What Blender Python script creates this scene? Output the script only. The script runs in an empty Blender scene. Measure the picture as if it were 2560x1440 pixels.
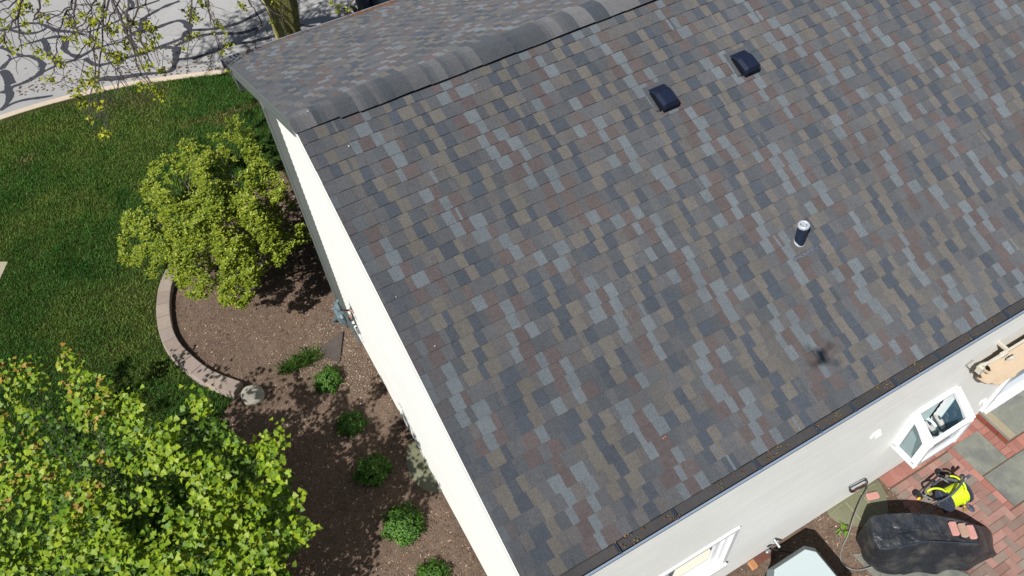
import bpy, math, random
import numpy as np
from mathutils import Vector, Matrix, noise as mn
random.seed(7); rng=np.random.default_rng(7)
C=bpy.context.scene.collection
sc=bpy.context.scene
# ---------------------------------------------------------------- camera
F_PX,RX,RR,RZ=1929.50836,0.68254,-0.0921,-0.43863
CAM=np.array([-0.77448,-6.18729,9.39374])
PITCH,H,XW,YW=0.42025,4.88315,0.07973,-4.36186
S0,EX=0.1456,0.143
GZ=-0.5
def _R():
    cx,sx=math.cos(RX),math.sin(RX);cr,sr=math.cos(RR),math.sin(RR);cz,sz=math.cos(RZ),math.sin(RZ)
    Rx=np.array([[1,0,0],[0,cx,-sx],[0,sx,cx]]);Rz=np.array([[cz,-sz,0],[sz,cz,0],[0,0,1]]);Rr=np.array([[cr,-sr,0],[sr,cr,0],[0,0,1]])
    return Rz@Rx@Rr
ROT=_R()
cam=bpy.data.cameras.new('camera');co=bpy.data.objects.new('camera',cam);C.objects.link(co)
M=Matrix.Identity(4)
for i in range(3):
    for j in range(3): M[i][j]=ROT[i,j]
    M[i][3]=CAM[i]
co.matrix_world=M
cam.sensor_fit='HORIZONTAL';cam.sensor_width=36;cam.lens=F_PX/2560*36;cam.clip_start=0.02;cam.clip_end=600
sc.camera=co
def ray(x,y):
    d=ROT@np.array([(x-1280)/F_PX,-(y-720)/F_PX,-1.0]);return d/np.linalg.norm(d)
def on(x,y,axis,val):
    d=ray(x,y);t=(val-CAM[axis])/d[axis];return CAM+t*d
def G(x,y,z=GZ): return on(x,y,2,z)
# ---------------------------------------------------------------- world + sun
SUN=-ray(2045,885)
w=bpy.data.worlds.new("World");sc.world=w;w.use_nodes=True
nt=w.node_tree;bg=nt.nodes['Background']
sky=nt.nodes.new('ShaderNodeTexSky');sky.sky_type='NISHITA';sky.sun_disc=False
sky.sun_elevation=math.asin(SUN[2]);sky.sun_rotation=math.atan2(SUN[0],SUN[1])
nt.links.new(sky.outputs[0],bg.inputs[0]);bg.inputs[1].default_value=0.05
sl=bpy.data.lights.new('sun','SUN');sl.energy=5.0;sl.angle=math.radians(0.53);sl.color=(1,.98,.945)
so=bpy.data.objects.new('sun',sl);C.objects.link(so);so.rotation_euler=Vector(SUN).to_track_quat('Z','Y').to_euler()
sc.view_settings.view_transform='Standard';sc.view_settings.look='None';sc.view_settings.gamma=1
sc.view_settings.exposure=0.44
sc.render.engine='CYCLES'
sc.cycles.max_bounces=6;sc.cycles.transparent_max_bounces=8
# ---------------------------------------------------------------- helpers
def lin(c):
    return tuple((v/255/12.92 if v<=10 else ((v/255+.055)/1.055)**2.4) for v in c)
def A(r,g,b,div=1.9):                      # photo colour of a sunlit patch -> base colour
    return tuple(min(.9,v/div) for v in lin((r,g,b)))
def mat(name,col=(.5,.5,.5),rough=.8,attr=False,n=[],spec=.3,metal=0,bump=None,trans=None,alpha=None,coat=0,stretch=None):
    """n: list of (scale, amount, colour) noise layers multiplied/mixed in object space"""
    m=bpy.data.materials.new(name);m.use_nodes=True;t=m.node_tree;N=t.nodes;L=t.links
    b=N['Principled BSDF'];b.inputs['Roughness'].default_value=rough;b.inputs['Metallic'].default_value=metal
    b.inputs['Specular IOR Level'].default_value=spec
    if rough>=.85: b.inputs['Diffuse Roughness'].default_value=1.0
    if coat: b.inputs['Coat Weight'].default_value=coat
    tc=N.new('ShaderNodeTexCoord')
    if attr:
        a=N.new('ShaderNodeAttribute');a.attribute_name='Col';cur=a.outputs['Color']
    else:
        a=N.new('ShaderNodeRGB');a.outputs[0].default_value=(*col,1);cur=a.outputs[0]
    for (s,amt,c) in n:
        no=N.new('ShaderNodeTexNoise');no.inputs['Scale'].default_value=s;no.inputs['Detail'].default_value=4
        no.inputs['Roughness'].default_value=.65
        if stretch and s==stretch[0]:
            mp_=N.new('ShaderNodeMapping');mp_.inputs['Scale'].default_value=stretch[1];L.new(tc.outputs['Object'],mp_.inputs[0]);L.new(mp_.outputs[0],no.inputs['Vector'])
        else: L.new(tc.outputs['Object'],no.inputs['Vector'])
        if c is None:     # value variation
            mr=N.new('ShaderNodeMapRange');mr.inputs[1].default_value=.3;mr.inputs[2].default_value=.7
            mr.inputs[3].default_value=1-amt;mr.inputs[4].default_value=1+amt
            L.new(no.outputs[0],mr.inputs[0])
            mx=N.new('ShaderNodeVectorMath');mx.operation='SCALE';L.new(cur,mx.inputs[0]);L.new(mr.outputs[0],mx.inputs['Scale']);cur=mx.outputs[0]
        else:
            mr=N.new('ShaderNodeMapRange');mr.inputs[1].default_value=1-amt-.12+.0;mr.inputs[2].default_value=1-amt+.12
            L.new(no.outputs[0],mr.inputs[0])
            mx=N.new('ShaderNodeMix');mx.data_type='RGBA';L.new(mr.outputs[0],mx.inputs[0]);L.new(cur,mx.inputs[6]);mx.inputs[7].default_value=(*c,1);cur=mx.outputs[2]
    L.new(cur,b.inputs['Base Color'])
    if bump:
        no=N.new('ShaderNodeTexNoise');no.inputs['Scale'].default_value=bump[0];no.inputs['Detail'].default_value=5
        L.new(tc.outputs['Object'],no.inputs['Vector'])
        bp=N.new('ShaderNodeBump');bp.inputs['Strength'].default_value=bump[1];bp.inputs['Distance'].default_value=bump[2]
        L.new(no.outputs[0],bp.inputs['Height']);L.new(bp.outputs[0],b.inputs['Normal'])
    if trans:
        tr=N.new('ShaderNodeBsdfTranslucent');mx=N.new('ShaderNodeMixShader');mx.inputs[0].default_value=trans
        vm=N.new('ShaderNodeVectorMath');vm.operation='MULTIPLY';L.new(cur,vm.inputs[0]);vm.inputs[1].default_value=(1.25,1.15,.5)
        L.new(vm.outputs[0],tr.inputs[0]);L.new(b.outputs[0],mx.inputs[1]);L.new(tr.outputs[0],mx.inputs[2]);L.new(mx.outputs[0],N['Material Output'].inputs[0])
    if alpha is not None: b.inputs['Alpha'].default_value=alpha
    return m
class MB:
    def __init__(s): s.v=[];s.f=[];s.c=[]
    def add(s,vs,fs,col=None):
        o=len(s.v);s.v+= [tuple(map(float,v)) for v in vs]
        for f in fs: s.f.append(tuple(i+o for i in f));s.c.append(col if col else (1,1,1))
        return s
    def quad(s,a,b,c,d,col=None): return s.add([a,b,c,d],[(0,1,2,3)],col)
    def box(s,x0,x1,y0,y1,z0,z1,col=None,bev=0):
        if bev>0:
            b=bev;vs=[];
            for z,i in ((z0,0),(z1-b,0),(z1,b)):
                vs+=[(x0+i,y0+i,z),(x1-i,y0+i,z),(x1-i,y1-i,z),(x0+i,y1-i,z)]
            fs=[(3,2,1,0),(8,9,10,11)]
            for k in (0,4):
                for j in range(4): fs.append((k+j,k+(j+1)%4,k+4+(j+1)%4,k+4+j))
            return s.add(vs,fs,col)
        vs=[(x0,y0,z0),(x1,y0,z0),(x1,y1,z0),(x0,y1,z0),(x0,y0,z1),(x1,y0,z1),(x1,y1,z1),(x0,y1,z1)]
        return s.add(vs,[(3,2,1,0),(4,5,6,7),(0,1,5,4),(1,2,6,5),(2,3,7,6),(3,0,4,7)],col)
    def obox(s,c,ax,ay,az,hx,hy,hz,col=None):   # oriented box
        c=np.array(c,float);ax,ay,az=[np.array(a,float)/np.linalg.norm(a) for a in (ax,ay,az)]
        vs=[c+sx*hx*ax+sy*hy*ay+sz*hz*az for sz in(-1,1) for sx,sy in((-1,-1),(1,-1),(1,1),(-1,1))]
        return s.add(vs,[(3,2,1,0),(4,5,6,7),(0,1,5,4),(1,2,6,5),(2,3,7,6),(3,0,4,7)],col)
    def tube(s,pts,r,seg=8,col=None,cap=True):
        pts=[np.array(p,float) for p in pts];n=len(pts)
        rs=r if hasattr(r,'__len__') else [r]*n
        vs=[];prev=None
        for i,p in enumerate(pts):
            d=pts[min(i+1,n-1)]-pts[max(i-1,0)];d=d/(np.linalg.norm(d)+1e-9)
            if prev is None:
                u=np.cross(d,[0,0,1.]);
                if np.linalg.norm(u)<.1:u=np.cross(d,[1.,0,0])
            else: u=prev-d*(prev@d)
            u=u/(np.linalg.norm(u)+1e-9);prev=u;v=np.cross(d,u)
            for k in range(seg):
                a=2*math.pi*k/seg;vs.append(p+rs[i]*(math.cos(a)*u+math.sin(a)*v))
        fs=[]
        for i in range(n-1):
            for k in range(seg):
                fs.append((i*seg+k,i*seg+(k+1)%seg,(i+1)*seg+(k+1)%seg,(i+1)*seg+k))
        if cap: fs.append(tuple(range(seg))[::-1]);fs.append(tuple((n-1)*seg+k for k in range(seg)))
        return s.add(vs,fs,col)
    def prism(s,poly,z0,z1,col=None):
        n=len(poly);vs=[(p[0],p[1],z0) for p in poly]+[(p[0],p[1],z1) for p in poly]
        ar=sum(poly[i][0]*poly[(i+1)%n][1]-poly[(i+1)%n][0]*poly[i][1] for i in range(n))
        if ar<0: vs=vs[:n][::-1]+vs[n:][::-1]
        return s.add(vs,[tuple(range(n))[::-1],tuple(range(n,2*n))]+[(i,(i+1)%n,n+(i+1)%n,n+i) for i in range(n)],col)
    def ball(s,c,r,seg=12,ring=8,col=None,sq=(1,1,1)):
        vs=[];fs=[]
        for i in range(ring+1):
            th=math.pi*i/ring
            for k in range(seg):
                a=2*math.pi*k/seg;vs.append((c[0]+r*sq[0]*math.sin(th)*math.cos(a),c[1]+r*sq[1]*math.sin(th)*math.sin(a),c[2]+r*sq[2]*math.cos(th)))
        for i in range(ring):
            for k in range(seg): fs.append((i*seg+k,(i+1)*seg+k,(i+1)*seg+(k+1)%seg,i*seg+(k+1)%seg))
        return s.add(vs,fs,col)
def wloc(o):
    v=Vector((0,0,0))
    while o: v+=o.location;o=o.parent
    return v
def mk(name,verts,faces,m,parent=None,cols=None,smooth=False):
    me=bpy.data.meshes.new(name)
    if parent is not None:
        L=np.array(wloc(parent));verts=np.asarray(verts,float)-L
    else: verts=np.asarray(verts,float)
    if isinstance(faces,np.ndarray):
        nf,k=faces.shape;me.vertices.add(len(verts));me.vertices.foreach_set('co',verts.ravel())
        me.loops.add(nf*k);me.loops.foreach_set('vertex_index',faces.ravel())
        me.polygons.add(nf);me.polygons.foreach_set('loop_start',np.arange(0,nf*k,k));me.polygons.foreach_set('loop_total',np.full(nf,k))
        me.update(calc_edges=True)
    else: me.from_pydata(verts.tolist(),[],faces)
    if cols is not None:
        cc=np.ones((len(me.polygons),4));cc[:,:3]=np.asarray(cols)
        at=me.attributes.new('Col','FLOAT_COLOR','FACE');at.data.foreach_set('color',cc.ravel())
    if smooth: me.polygons.foreach_set('use_smooth',[True]*len(me.polygons))
    me.materials.append(m);me.update()
    o=bpy.data.objects.new(name,me);C.objects.link(o)
    if parent is not None:o.parent=parent
    return o
def obj(name,mb,m,parent=None,smooth=False): return mk(name,mb.v,mb.f,m,parent,mb.c,smooth)
def tag(o,label=None,cat=None,group=None,kind=None):
    if label:o['label']=label
    if cat:o['category']=cat
    if group:o['group']=group
    if kind:o['kind']=kind
    return o
def empty(name,loc,label,cat,group=None):
    o=bpy.data.objects.new(name,None);C.objects.link(o);o.location=loc;o.empty_display_size=.1
    return tag(o,label,cat,group)
def recenter(o):            # put a single-mesh thing's origin at its base
    me=o.data;n=len(me.vertices);a=np.empty(n*3);me.vertices.foreach_get('co',a);a=a.reshape(-1,3)
    c=np.array([(a[:,0].min()+a[:,0].max())/2,(a[:,1].min()+a[:,1].max())/2,a[:,2].min()])
    me.vertices.foreach_set('co',(a-c).ravel());o.location=Vector(o.location)+Vector(c);me.update();return o
def subsurf(o,l=1):
    md=o.modifiers.new('s','SUBSURF');md.levels=l;md.render_levels=l;return o
def nz(x,y,z=0,s=1.): return mn.noise(Vector((x*s,y*s,z*s)))
def inpoly(P,poly):
    x,y=P[:,0],P[:,1];r=np.zeros(len(P),bool);n=len(poly)
    for i in range(n):
        x1,y1=poly[i];x2,y2=poly[(i+1)%n]
        if y1==y2: continue
        c=((y1>y)!=(y2>y))&(x<(x2-x1)*(y-y1)/(y2-y1)+x1);r^=c
    return r
# ---------------------------------------------------------------- materials
m_shingle=mat('asphalt_shingle',attr=True,rough=.95,spec=.15,n=[(220,.35,None),(75,.22,None),(18,.07,None),(1.1,.07,None)],bump=(260,.6,.005))
m_siding=mat('vinyl_siding',(.77,.765,.725),rough=.5,stretch=(1.0,(.5,.5,14)),n=[(1.6,.03,None),(1.0,.045,None),(9,.015,None)],bump=(30,.05,.002))  # stretched noise layer paints faint bands in place of lap shadows
m_white=mat('white_vinyl',(.70,.705,.71),rough=.35,n=[(5,.02,None)])
m_trim=mat('grey_green_trim',A(110,116,113,1.35),rough=.5,n=[(4,.06,None)])
m_gut=mat('dark_gutter_metal',(.035,.045,.06),rough=.4,spec=.5,n=[(6,.15,None)])
m_lip=mat('blue_grey_gutter_face',A(128,142,160,1.25),rough=.4,n=[(3,.05,None)])
m_guard=mat('gutter_guard_mesh',A(78,76,76,1.9),rough=.8,n=[(160,.35,None),(3,.18,None),(2.6,.30,A(96,88,62))])
m_black=mat('black_void',(.006,.006,.007),rough=.9,spec=.1)
m_glass=mat('window_glass',(.10,.14,.16),rough=.04,spec=.8,alpha=.35)
m_glassd=mat('tinted_glass',(.13,.18,.18),rough=.05,spec=.7,alpha=.6)
m_lawn=mat('lawn_soil',A(62,68,34),rough=1,spec=.1,n=[(2.2,.35,None),(30,.3,None),(.8,.42,A(72,78,36))])
m_grass=mat('grass',attr=True,rough=.7,spec=.25,trans=.25)
m_mulch=mat('mulch_soil',A(114,97,84,1.45),rough=1,spec=.1,n=[(60,.45,None),(9,.2,None),(1.5,.12,None)],bump=(70,.9,.02))
m_chip=mat('mulch_chip',attr=True,rough=.95,spec=.1)
m_road=mat('road_surface',A(183,182,180,1.75),rough=.92,spec=.15,n=[(1.4,.06,None),(9,.05,None),(90,.12,None)],bump=(140,.4,.004))
m_tar=mat('tar',A(76,78,86,2.1),rough=.8,spec=.3,n=[(25,.25,None)])
m_kerb=mat('kerb_concrete',A(226,208,186,1.75),rough=.9,spec=.15,n=[(5,.06,None),(80,.08,None)])
m_conc=mat('patio_concrete',A(150,152,140),rough=.9,spec=.2,n=[(2.5,.18,None),(14,.08,None),(120,.08,None),(3,.44,A(122,124,122))])
m_concp=mat('pale_path_concrete',A(205,195,170),rough=.9,spec=.2,n=[(12,.06,None)])
m_brick=mat('clay_paver',attr=True,rough=.9,spec=.2,n=[(14,.10,None),(90,.12,None)],bump=(120,.4,.003))
m_sand=mat('joint_sand',A(120,95,78),rough=1,n=[(90,.3,None)])
m_block=mat('retaining_block',attr=True,rough=.95,spec=.12,n=[(10,.07,None),(110,.12,None)],bump=(120,.5,.004))
m_bark=mat('bark',A(140,134,84,1.1),rough=1,spec=.1,n=[(7,.25,None),(40,.35,None)],bump=(26,1.0,.05))
m_twig=mat('twig',A(100,92,90,2.0),rough=.9,spec=.15,n=[(20,.25,None)])
m_leaf=mat('maple_leaf',attr=True,rough=.5,spec=.3,trans=.28)
m_leaf2=mat('shrub_leaf',attr=True,rough=.5,spec=.3,trans=.22)
m_rock=mat('boulder_stone',A(164,160,148,1.6),rough=.9,spec=.2,n=[(5,.12,None),(30,.12,None),(80,.1,None)],bump=(12,.6,.03))
m_slate=mat('slate',A(100,90,84),rough=.8,n=[(9,.2,None),(50,.1,None)],bump=(14,.6,.02))
m_well=mat('olive_plastic',A(140,140,112),rough=.35,spec=.5,n=[(3,.10,None),(20,.04,None)])
m_wellr=mat('pale_plastic_rib',A(178,176,140),rough=.4)
m_meter=mat('meter_paint',A(125,145,152),rough=.45,n=[(14,.12,None)])
m_pipe=mat('copper_pipe',A(176,128,112),rough=.5,n=[(20,.15,None)])
m_steel=mat('galvanised',A(170,175,178),rough=.35,metal=.3,n=[(20,.1,None)])
m_vent=mat('roof_vent_plastic',A(30,40,64,1.9),rough=.45,spec=.4,n=[(9,.1,None)])
m_lead=mat('lead_boot',A(205,212,222,1.5),rough=.4,metal=.2,n=[(60,.25,None)])
m_stack=mat('vent_stack',A(48,58,80),rough=.45,n=[(40,.4,None)],bump=(50,.5,.005))
m_cover=mat('black_cover_fabric',(.018,.021,.027),rough=.42,spec=.45,n=[(4,.30,None),(3.2,.40,(.075,.072,.066))],bump=(7,.9,.06))
m_pink=mat('pink_brick',A(216,160,150,1.75),rough=.9,n=[(30,.1,None)])
m_tanb=mat('tan_brick',A(190,160,138,1.75),rough=.9,n=[(30,.1,None)])
m_hose=mat('lime_hose',(.50,.62,.015),rough=.4,spec=.4)
m_reelg=mat('reel_grey',A(80,88,104),rough=.5,n=[(9,.1,None)])
m_rubber=mat('black_rubber',(.018,.018,.020),rough=.6)
m_rubberg=mat('dark_grey_plastic',(.05,.06,.075),rough=.5)
m_alu=mat('aluminium_tube',A(178,180,182),rough=.3,metal=.4)
m_yel=mat('yellow_plastic',(.75,.42,.01),rough=.5)
m_brass=mat('brass',(.6,.42,.12),rough=.35,metal=.7)
m_acl=mat('pale_blue_lid',A(212,226,226,1.75),rough=.45,n=[(2,.02,None)])
m_acb=mat('grey_green_casing',A(128,138,138),rough=.5,n=[(3,.05,None)])
m_fab=mat('beige_canvas',A(208,186,158,1.6),rough=.9,n=[(9,.04,None)],bump=(400,.2,.001))
m_cream=mat('cream_metal',A(232,224,206,1.8),rough=.45)
m_cable=mat('grey_cable',A(150,148,142),rough=.5)
m_litter=mat('dead_leaf',attr=True,rough=.9)
m_shoe=mat('grey_shoe_mesh',A(196,196,190,1.4),rough=.8,n=[(30,.1,None)])
m_int=mat('interior_teal_white',A(205,225,225,1.0),rough=.5)
m_room=mat('dark_room',(.05,.055,.055),rough=.9)
# ---------------------------------------------------------------- ground
kin=[(0,960),(150,905),(330,850),(560,790),(780,735),(1000,690),(1250,655),(1550,620),(1850,585)]
kout=[(0,905),(150,856),(330,802),(560,733),(780,676),(1000,648),(1250,609),(1550,562),(1850,531)]
KI=[G(x/3.2,y/3.2)[:2] for x,y in kin];KO=[G(x/3.2,y/3.2)[:2] for x,y in kout]
def smooth2(P,it=2):
    P=[np.array(p) for p in P]
    for _ in range(it): P=[P[0]]+[(P[i-1]+2*P[i]+P[i+1])/4 for i in range(1,len(P)-1)]+[P[-1]]
    return P
KI=smooth2(KI);
dirL=(KI[0]-KI[2]);dirL/=np.linalg.norm(dirL);dirR=(KI[-1]-KI[-3]);dirR/=np.linalg.norm(dirR)
def off(P,d):
    out=[]
    for i,p in enumerate(P):
        t=P[min(i+1,len(P)-1)]-P[max(i-1,0)];t/=np.linalg.norm(t);out.append(p+np.array([-t[1],t[0]])*d)
    return out
KI=[KI[0]+dirL*60]+[KI[0]+dirL*1.5]+KI+[KI[-1]+dirR*8,KI[-1]+dirR*80]
KW=.27
KO=off(KI,KW)
# lawn sheet reaching the horizon (lies under everything)
g=MB();g.quad((-220,-220,GZ),(220,-220,GZ),(220,220,GZ),(-220,220,GZ));
# big sheet is set lower beneath the road so that the road bed shows
lawn_poly=[(p[0],p[1]) for p in KI]+[(220,-220),(-220,-220)]
if lawn_poly[0][0]>-220: lawn_poly=[(-220,lawn_poly[0][1])]+lawn_poly
m=MB();m.add([(x,y,GZ) for x,y in lawn_poly],[tuple(range(len(lawn_poly)))[::-1]])
tag(obj('lawn',m,m_lawn),kind='structure')
m=MB()
for i in range(len(KI)-1):
    a,b,c,d=KI[i],KI[i+1],KO[i+1],KO[i]
    ma=a+(d-a)*.55;mb_=b+(c-b)*.55
    m.quad((*a,GZ-.3),(*b,GZ-.3),(*b,GZ+.012),(*a,GZ+.012));m.quad((*a,GZ+.012),(*b,GZ+.012),(*mb_,GZ+.006),(*ma,GZ+.006));m.quad((*ma,GZ+.006),(*mb_,GZ+.006),(*c,GZ-.055),(*d,GZ-.055))
tag(obj('kerb',m,m_kerb),kind='structure')
RZ0=GZ-.058
KO2=off(KI,KW-.03)
rp=[(p[0],p[1]) for p in KO2]+[(220,220),(-220,220)]
m=MB();m.add([(x,y,RZ0) for x,y in rp],[tuple(range(len(rp)))]);tag(obj('road',m,m_road),kind='structure')
# bitumen crack sealing on the road
tar=[[(0,740,5),(60,728,14),(110,690,7),(200,655,6),(300,600,7),(420,540,6),(520,500,6),(620,470,6),(740,400,7),(850,365,5),(1000,330,5)],
[(0,560,8),(30,520,7),(100,470,5),(180,450,6),(260,455,9),(320,490,11),(340,530,13),(330,575,13),(280,620,9),(190,665,7),(110,692,8)],
[(0,375,10),(50,392,9),(100,425,7),(200,450,6)],[(60,440,5),(80,470,5),(20,560,6)],
[(15,565,11),(40,610,10),(55,670,9),(65,720,12),(80,760,14),(60,820,9),(0,890,5)],[(30,570,9),(75,605,11),(105,680,11)],
[(0,885,6),(100,830,6),(200,800,6),(340,780,7),(430,765,3)],
[(0,245,9),(60,235,9),(150,215,6),(230,190,5),(300,188,6),(360,205,9),(440,240,9),(520,252,9),(600,262,8),(700,285,4)],
[(50,222,9),(100,245,8),(190,268,8),(280,265,7),(350,240,6),(380,210,5)],
[(335,310,8),(365,350,10),(380,400,11),(400,440,9),(440,490,8),(470,520,6)],
[(150,372,3),(300,330,5),(420,300,7),(500,298,9),(525,340,11),(515,390,11),(545,425,10),(600,450,10),(660,445,9),(720,410,7)],
[(680,470,7),(740,512,10),(800,522,8),(900,500,8),(1000,468,8),(1100,440,8),(1250,388,7),(1370,383,8),(1410,400,14),(1408,450,14),(1395,520,11),(1375,560,10),(1320,580,7),(1200,592,7),(1050,605,8),(930,622,8),(830,625,7),(760,655,4)],
[(1120,245,10),(1140,195,13),(1150,150,9),(1250,90,7),(1330,50,7),(1450,5,6)],[(1040,0,5),(1062,40,10),(1045,75,8),(1010,85,5),(1150,45,5),(1290,0,5)],
[(700,260,4),(900,190,4),(1050,110,4)],[(1000,300,5),(1100,270,7),(1230,235,7),(1330,195,8),(1430,168,8),(1490,190,13),(1515,235,13),(1500,290,8),(1440,330,6)],
[(1400,372,6),(1500,325,8),(1600,290,9),(1750,270,9),(1900,270,8),(2000,250,8),(2070,215,6)],[(1150,430,5),(1300,370,7),(1450,310,6),(1500,250,7),(1700,235,7),(1900,190,8),(2100,90,10),(2250,0,8)],
[(1420,478,6),(1550,465,7),(1700,425,5),(1850,365,6),(2050,330,7),(2250,275,8)],[(560,735,4),(760,655,5),(930,640,4),(1100,610,4),(1400,565,3)],
[(2400,300,7),(2600,250,9),(2750,190,9),(2800,120,10),(2740,60,7)],[(2350,200,6),(2550,215,8),(2800,190,6),(3000,120,6)],
[(-200,300,9),(-100,260,8),(0,250,8)],[(0,20,4),(200,-60,5),(500,-200,6)]]
m=MB();tk_=0
for L in tar:
    tk_+=1
    pts=[];W_=[]
    for i in range(len(L)-1):
        for t in np.linspace(0,1,7)[:-1]:
            p0=L[max(i-1,0)];p1=L[i];p2=L[i+1];p3=L[min(i+2,len(L)-1)]
            f=lambda k:0.5*((2*p1[k])+(-p0[k]+p2[k])*t+(2*p0[k]-5*p1[k]+4*p2[k]-p3[k])*t*t+(-p0[k]+3*p1[k]-3*p2[k]+p3[k])*t**3)
            pts.append(G(f(0)/3.2,f(1)/3.2,RZ0)[:2]);W_.append(p1[2]*(1-t)+p2[2]*t)
    vs=[];n=len(pts)
    for i,p in enumerate(pts):
        t=pts[min(i+1,n-1)]-pts[max(i-1,0)];t/=np.linalg.norm(t)+1e-9;nn=np.array([-t[1],t[0]])
        hw=W_[i]*.0062*(1+.5*nz(p[0],p[1],0,5)+.3*nz(p[0],p[1],3,14))
        vs+=[(*(p+nn*hw),RZ0+.004+.0007*tk_),(*(p-nn*hw),RZ0+.004+.0007*tk_)]
    m.add(vs,[(2*i,2*i+1,2*i+3,2*i+2) for i in range(n-1)])
tag(obj('tar_seal',m,m_tar),kind='structure')
# concrete path at the left edge
m=MB();P=[G(0,656),G(21,656),G(0,702),G(-260,1180),G(-420,1180),G(-120,656)]
m.prism([(p[0],p[1]) for p in P[1:]],GZ-.1,GZ+.02);tag(obj('path',m,m_concp),kind='structure')
# mulch bed
arc_px=[(412,712),(402,750),(400,800),(408,850),(428,890),(458,922),(498,955),(540,977),(592,996)]
ARC=[G(x,y)[:2] for x,y in arc_px]
def circle_fit(P):
    P=np.array(P);a=np.c_[2*P,np.ones(len(P))];b=(P**2).sum(1);s=np.linalg.lstsq(a,b,rcond=None)[0];return s[:2],math.sqrt(s[2]+s[0]**2+s[1]**2)
bed_in=[G(x,y)[:2] for x,y in [(592,996),(560,1030),(540,1100),(470,1200),(330,1300),(150,1420),(-100,1560)]]
bed=[(.3,6.0),(-.5,5.75),(-1.3,5.3),(-1.95,4.75)]+[tuple(p) for p in ARC]+[tuple(p) for p in bed_in[1:]]+[(-5.5,-9),(5.24,-9),(5.24,-4.0),(.3,-4.0)]
def mz(x,y): return GZ+.035+.012*nz(x,y,0,3)+.02*nz(x,y,5,.8)
gx=np.arange(-5.6,5.35,.11);gy=np.arange(-9,6.1,.11)
vs=[];fs=[];idx={}
PP=np.array([(x,y) for x in gx for y in gy]);ins=inpoly(PP,bed)
k=0
GXN,GYN=len(gx),len(gy)
for q,(x,y) in enumerate(PP):
    vs.append((x,y,mz(x,y) if ins[q] else GZ-.03))
for i in range(GXN-1):
    for j in range(GYN-1):
        a=[i*GYN+j,(i+1)*GYN+j,(i+1)*GYN+j+1,i*GYN+j+1]
        if sum(ins[t] for t in a)>=2: fs.append(tuple(a))
o=mk('mulch_bed',vs,fs,m_mulch,smooth=True);tag(o,kind='structure')
# mulch chips
def chips(name,N,poly,xr,yr,cols,probs,l,wd,zf,zt=.25):
    P=np.c_[rng.uniform(*xr,N),rng.uniform(*yr,N)];P=P[inpoly(P,poly)]
    k=~((P[:,0]>XW-.02)&(P[:,1]>YW-.0)&(P[:,1]<2.5));P=P[k];n=len(P)
    a=rng.uniform(0,2*np.pi,n);L=rng.uniform(l[0],l[1],n)/2;W_=rng.uniform(wd[0],wd[1],n)/2
    u=np.c_[np.cos(a),np.sin(a),rng.normal(0,zt,n)];v=np.c_[-np.sin(a),np.cos(a),rng.normal(0,zt*1.6,n)]
    z=np.array([zf(x,y) for x,y in P])+rng.uniform(.002,.014,n)
    c=np.c_[P,z];V=np.stack([c-u*L[:,None]-v*W_[:,None],c+u*L[:,None]-v*W_[:,None]*.5,c+u*L[:,None]*.9+v*W_[:,None],c-u*L[:,None]*.8+v*W_[:,None]*.7],1).reshape(-1,3)
    Fc=np.arange(4*n).reshape(-1,4);ci=rng.choice(len(cols),n,p=probs);cc=np.array(cols)[ci]*rng.uniform(.7,1.3,(n,1))
    return mk(name,V,Fc,m_chip,cols=cc)
o=chips('mulch_chips',95000,bed,(-4.5,5.22),(-7.2,5.9),[A(138,117,101,1.35),A(114,93,78,1.35),A(166,142,121,1.35),A(82,66,56,1.4),A(212,192,170,1.4),A(146,114,88,1.35)],[.28,.28,.16,.16,.04,.08],(.012,.045),(.004,.012),mz)
tag(o,'brown shredded bark mulch covering the planting bed','mulch',kind='stuff')
peb=[tuple(G(x,y)[:2]) for x,y in [(800,800),(880,800),(960,950),(900,1000),(760,960),(740,900)]]
o=chips('pale_pebbles',1500,peb,(-1.2,.1),(.3,2.3),[A(200,185,160),A(170,155,125),A(225,215,200)],[.4,.4,.2],(.008,.024),(.007,.016),lambda x,y:mz(x,y)+.006,.15)
tag(o,'pale gravel and shell flecks scattered on the mulch below the gas meter','gravel',kind='stuff')
o=chips('wood_flecks',500,[(.3,-4.3),(5,-4.3),(5,-7),(.3,-7)],(.3,5),(-7,-4.4),[A(220,205,180),A(190,170,140)],[.5,.5],(.012,.035),(.006,.014),lambda x,y:mz(x,y)+.008,.15)
tag(o,'pale wood flecks scattered on the mulch behind the house','wood chips',kind='stuff')
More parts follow.
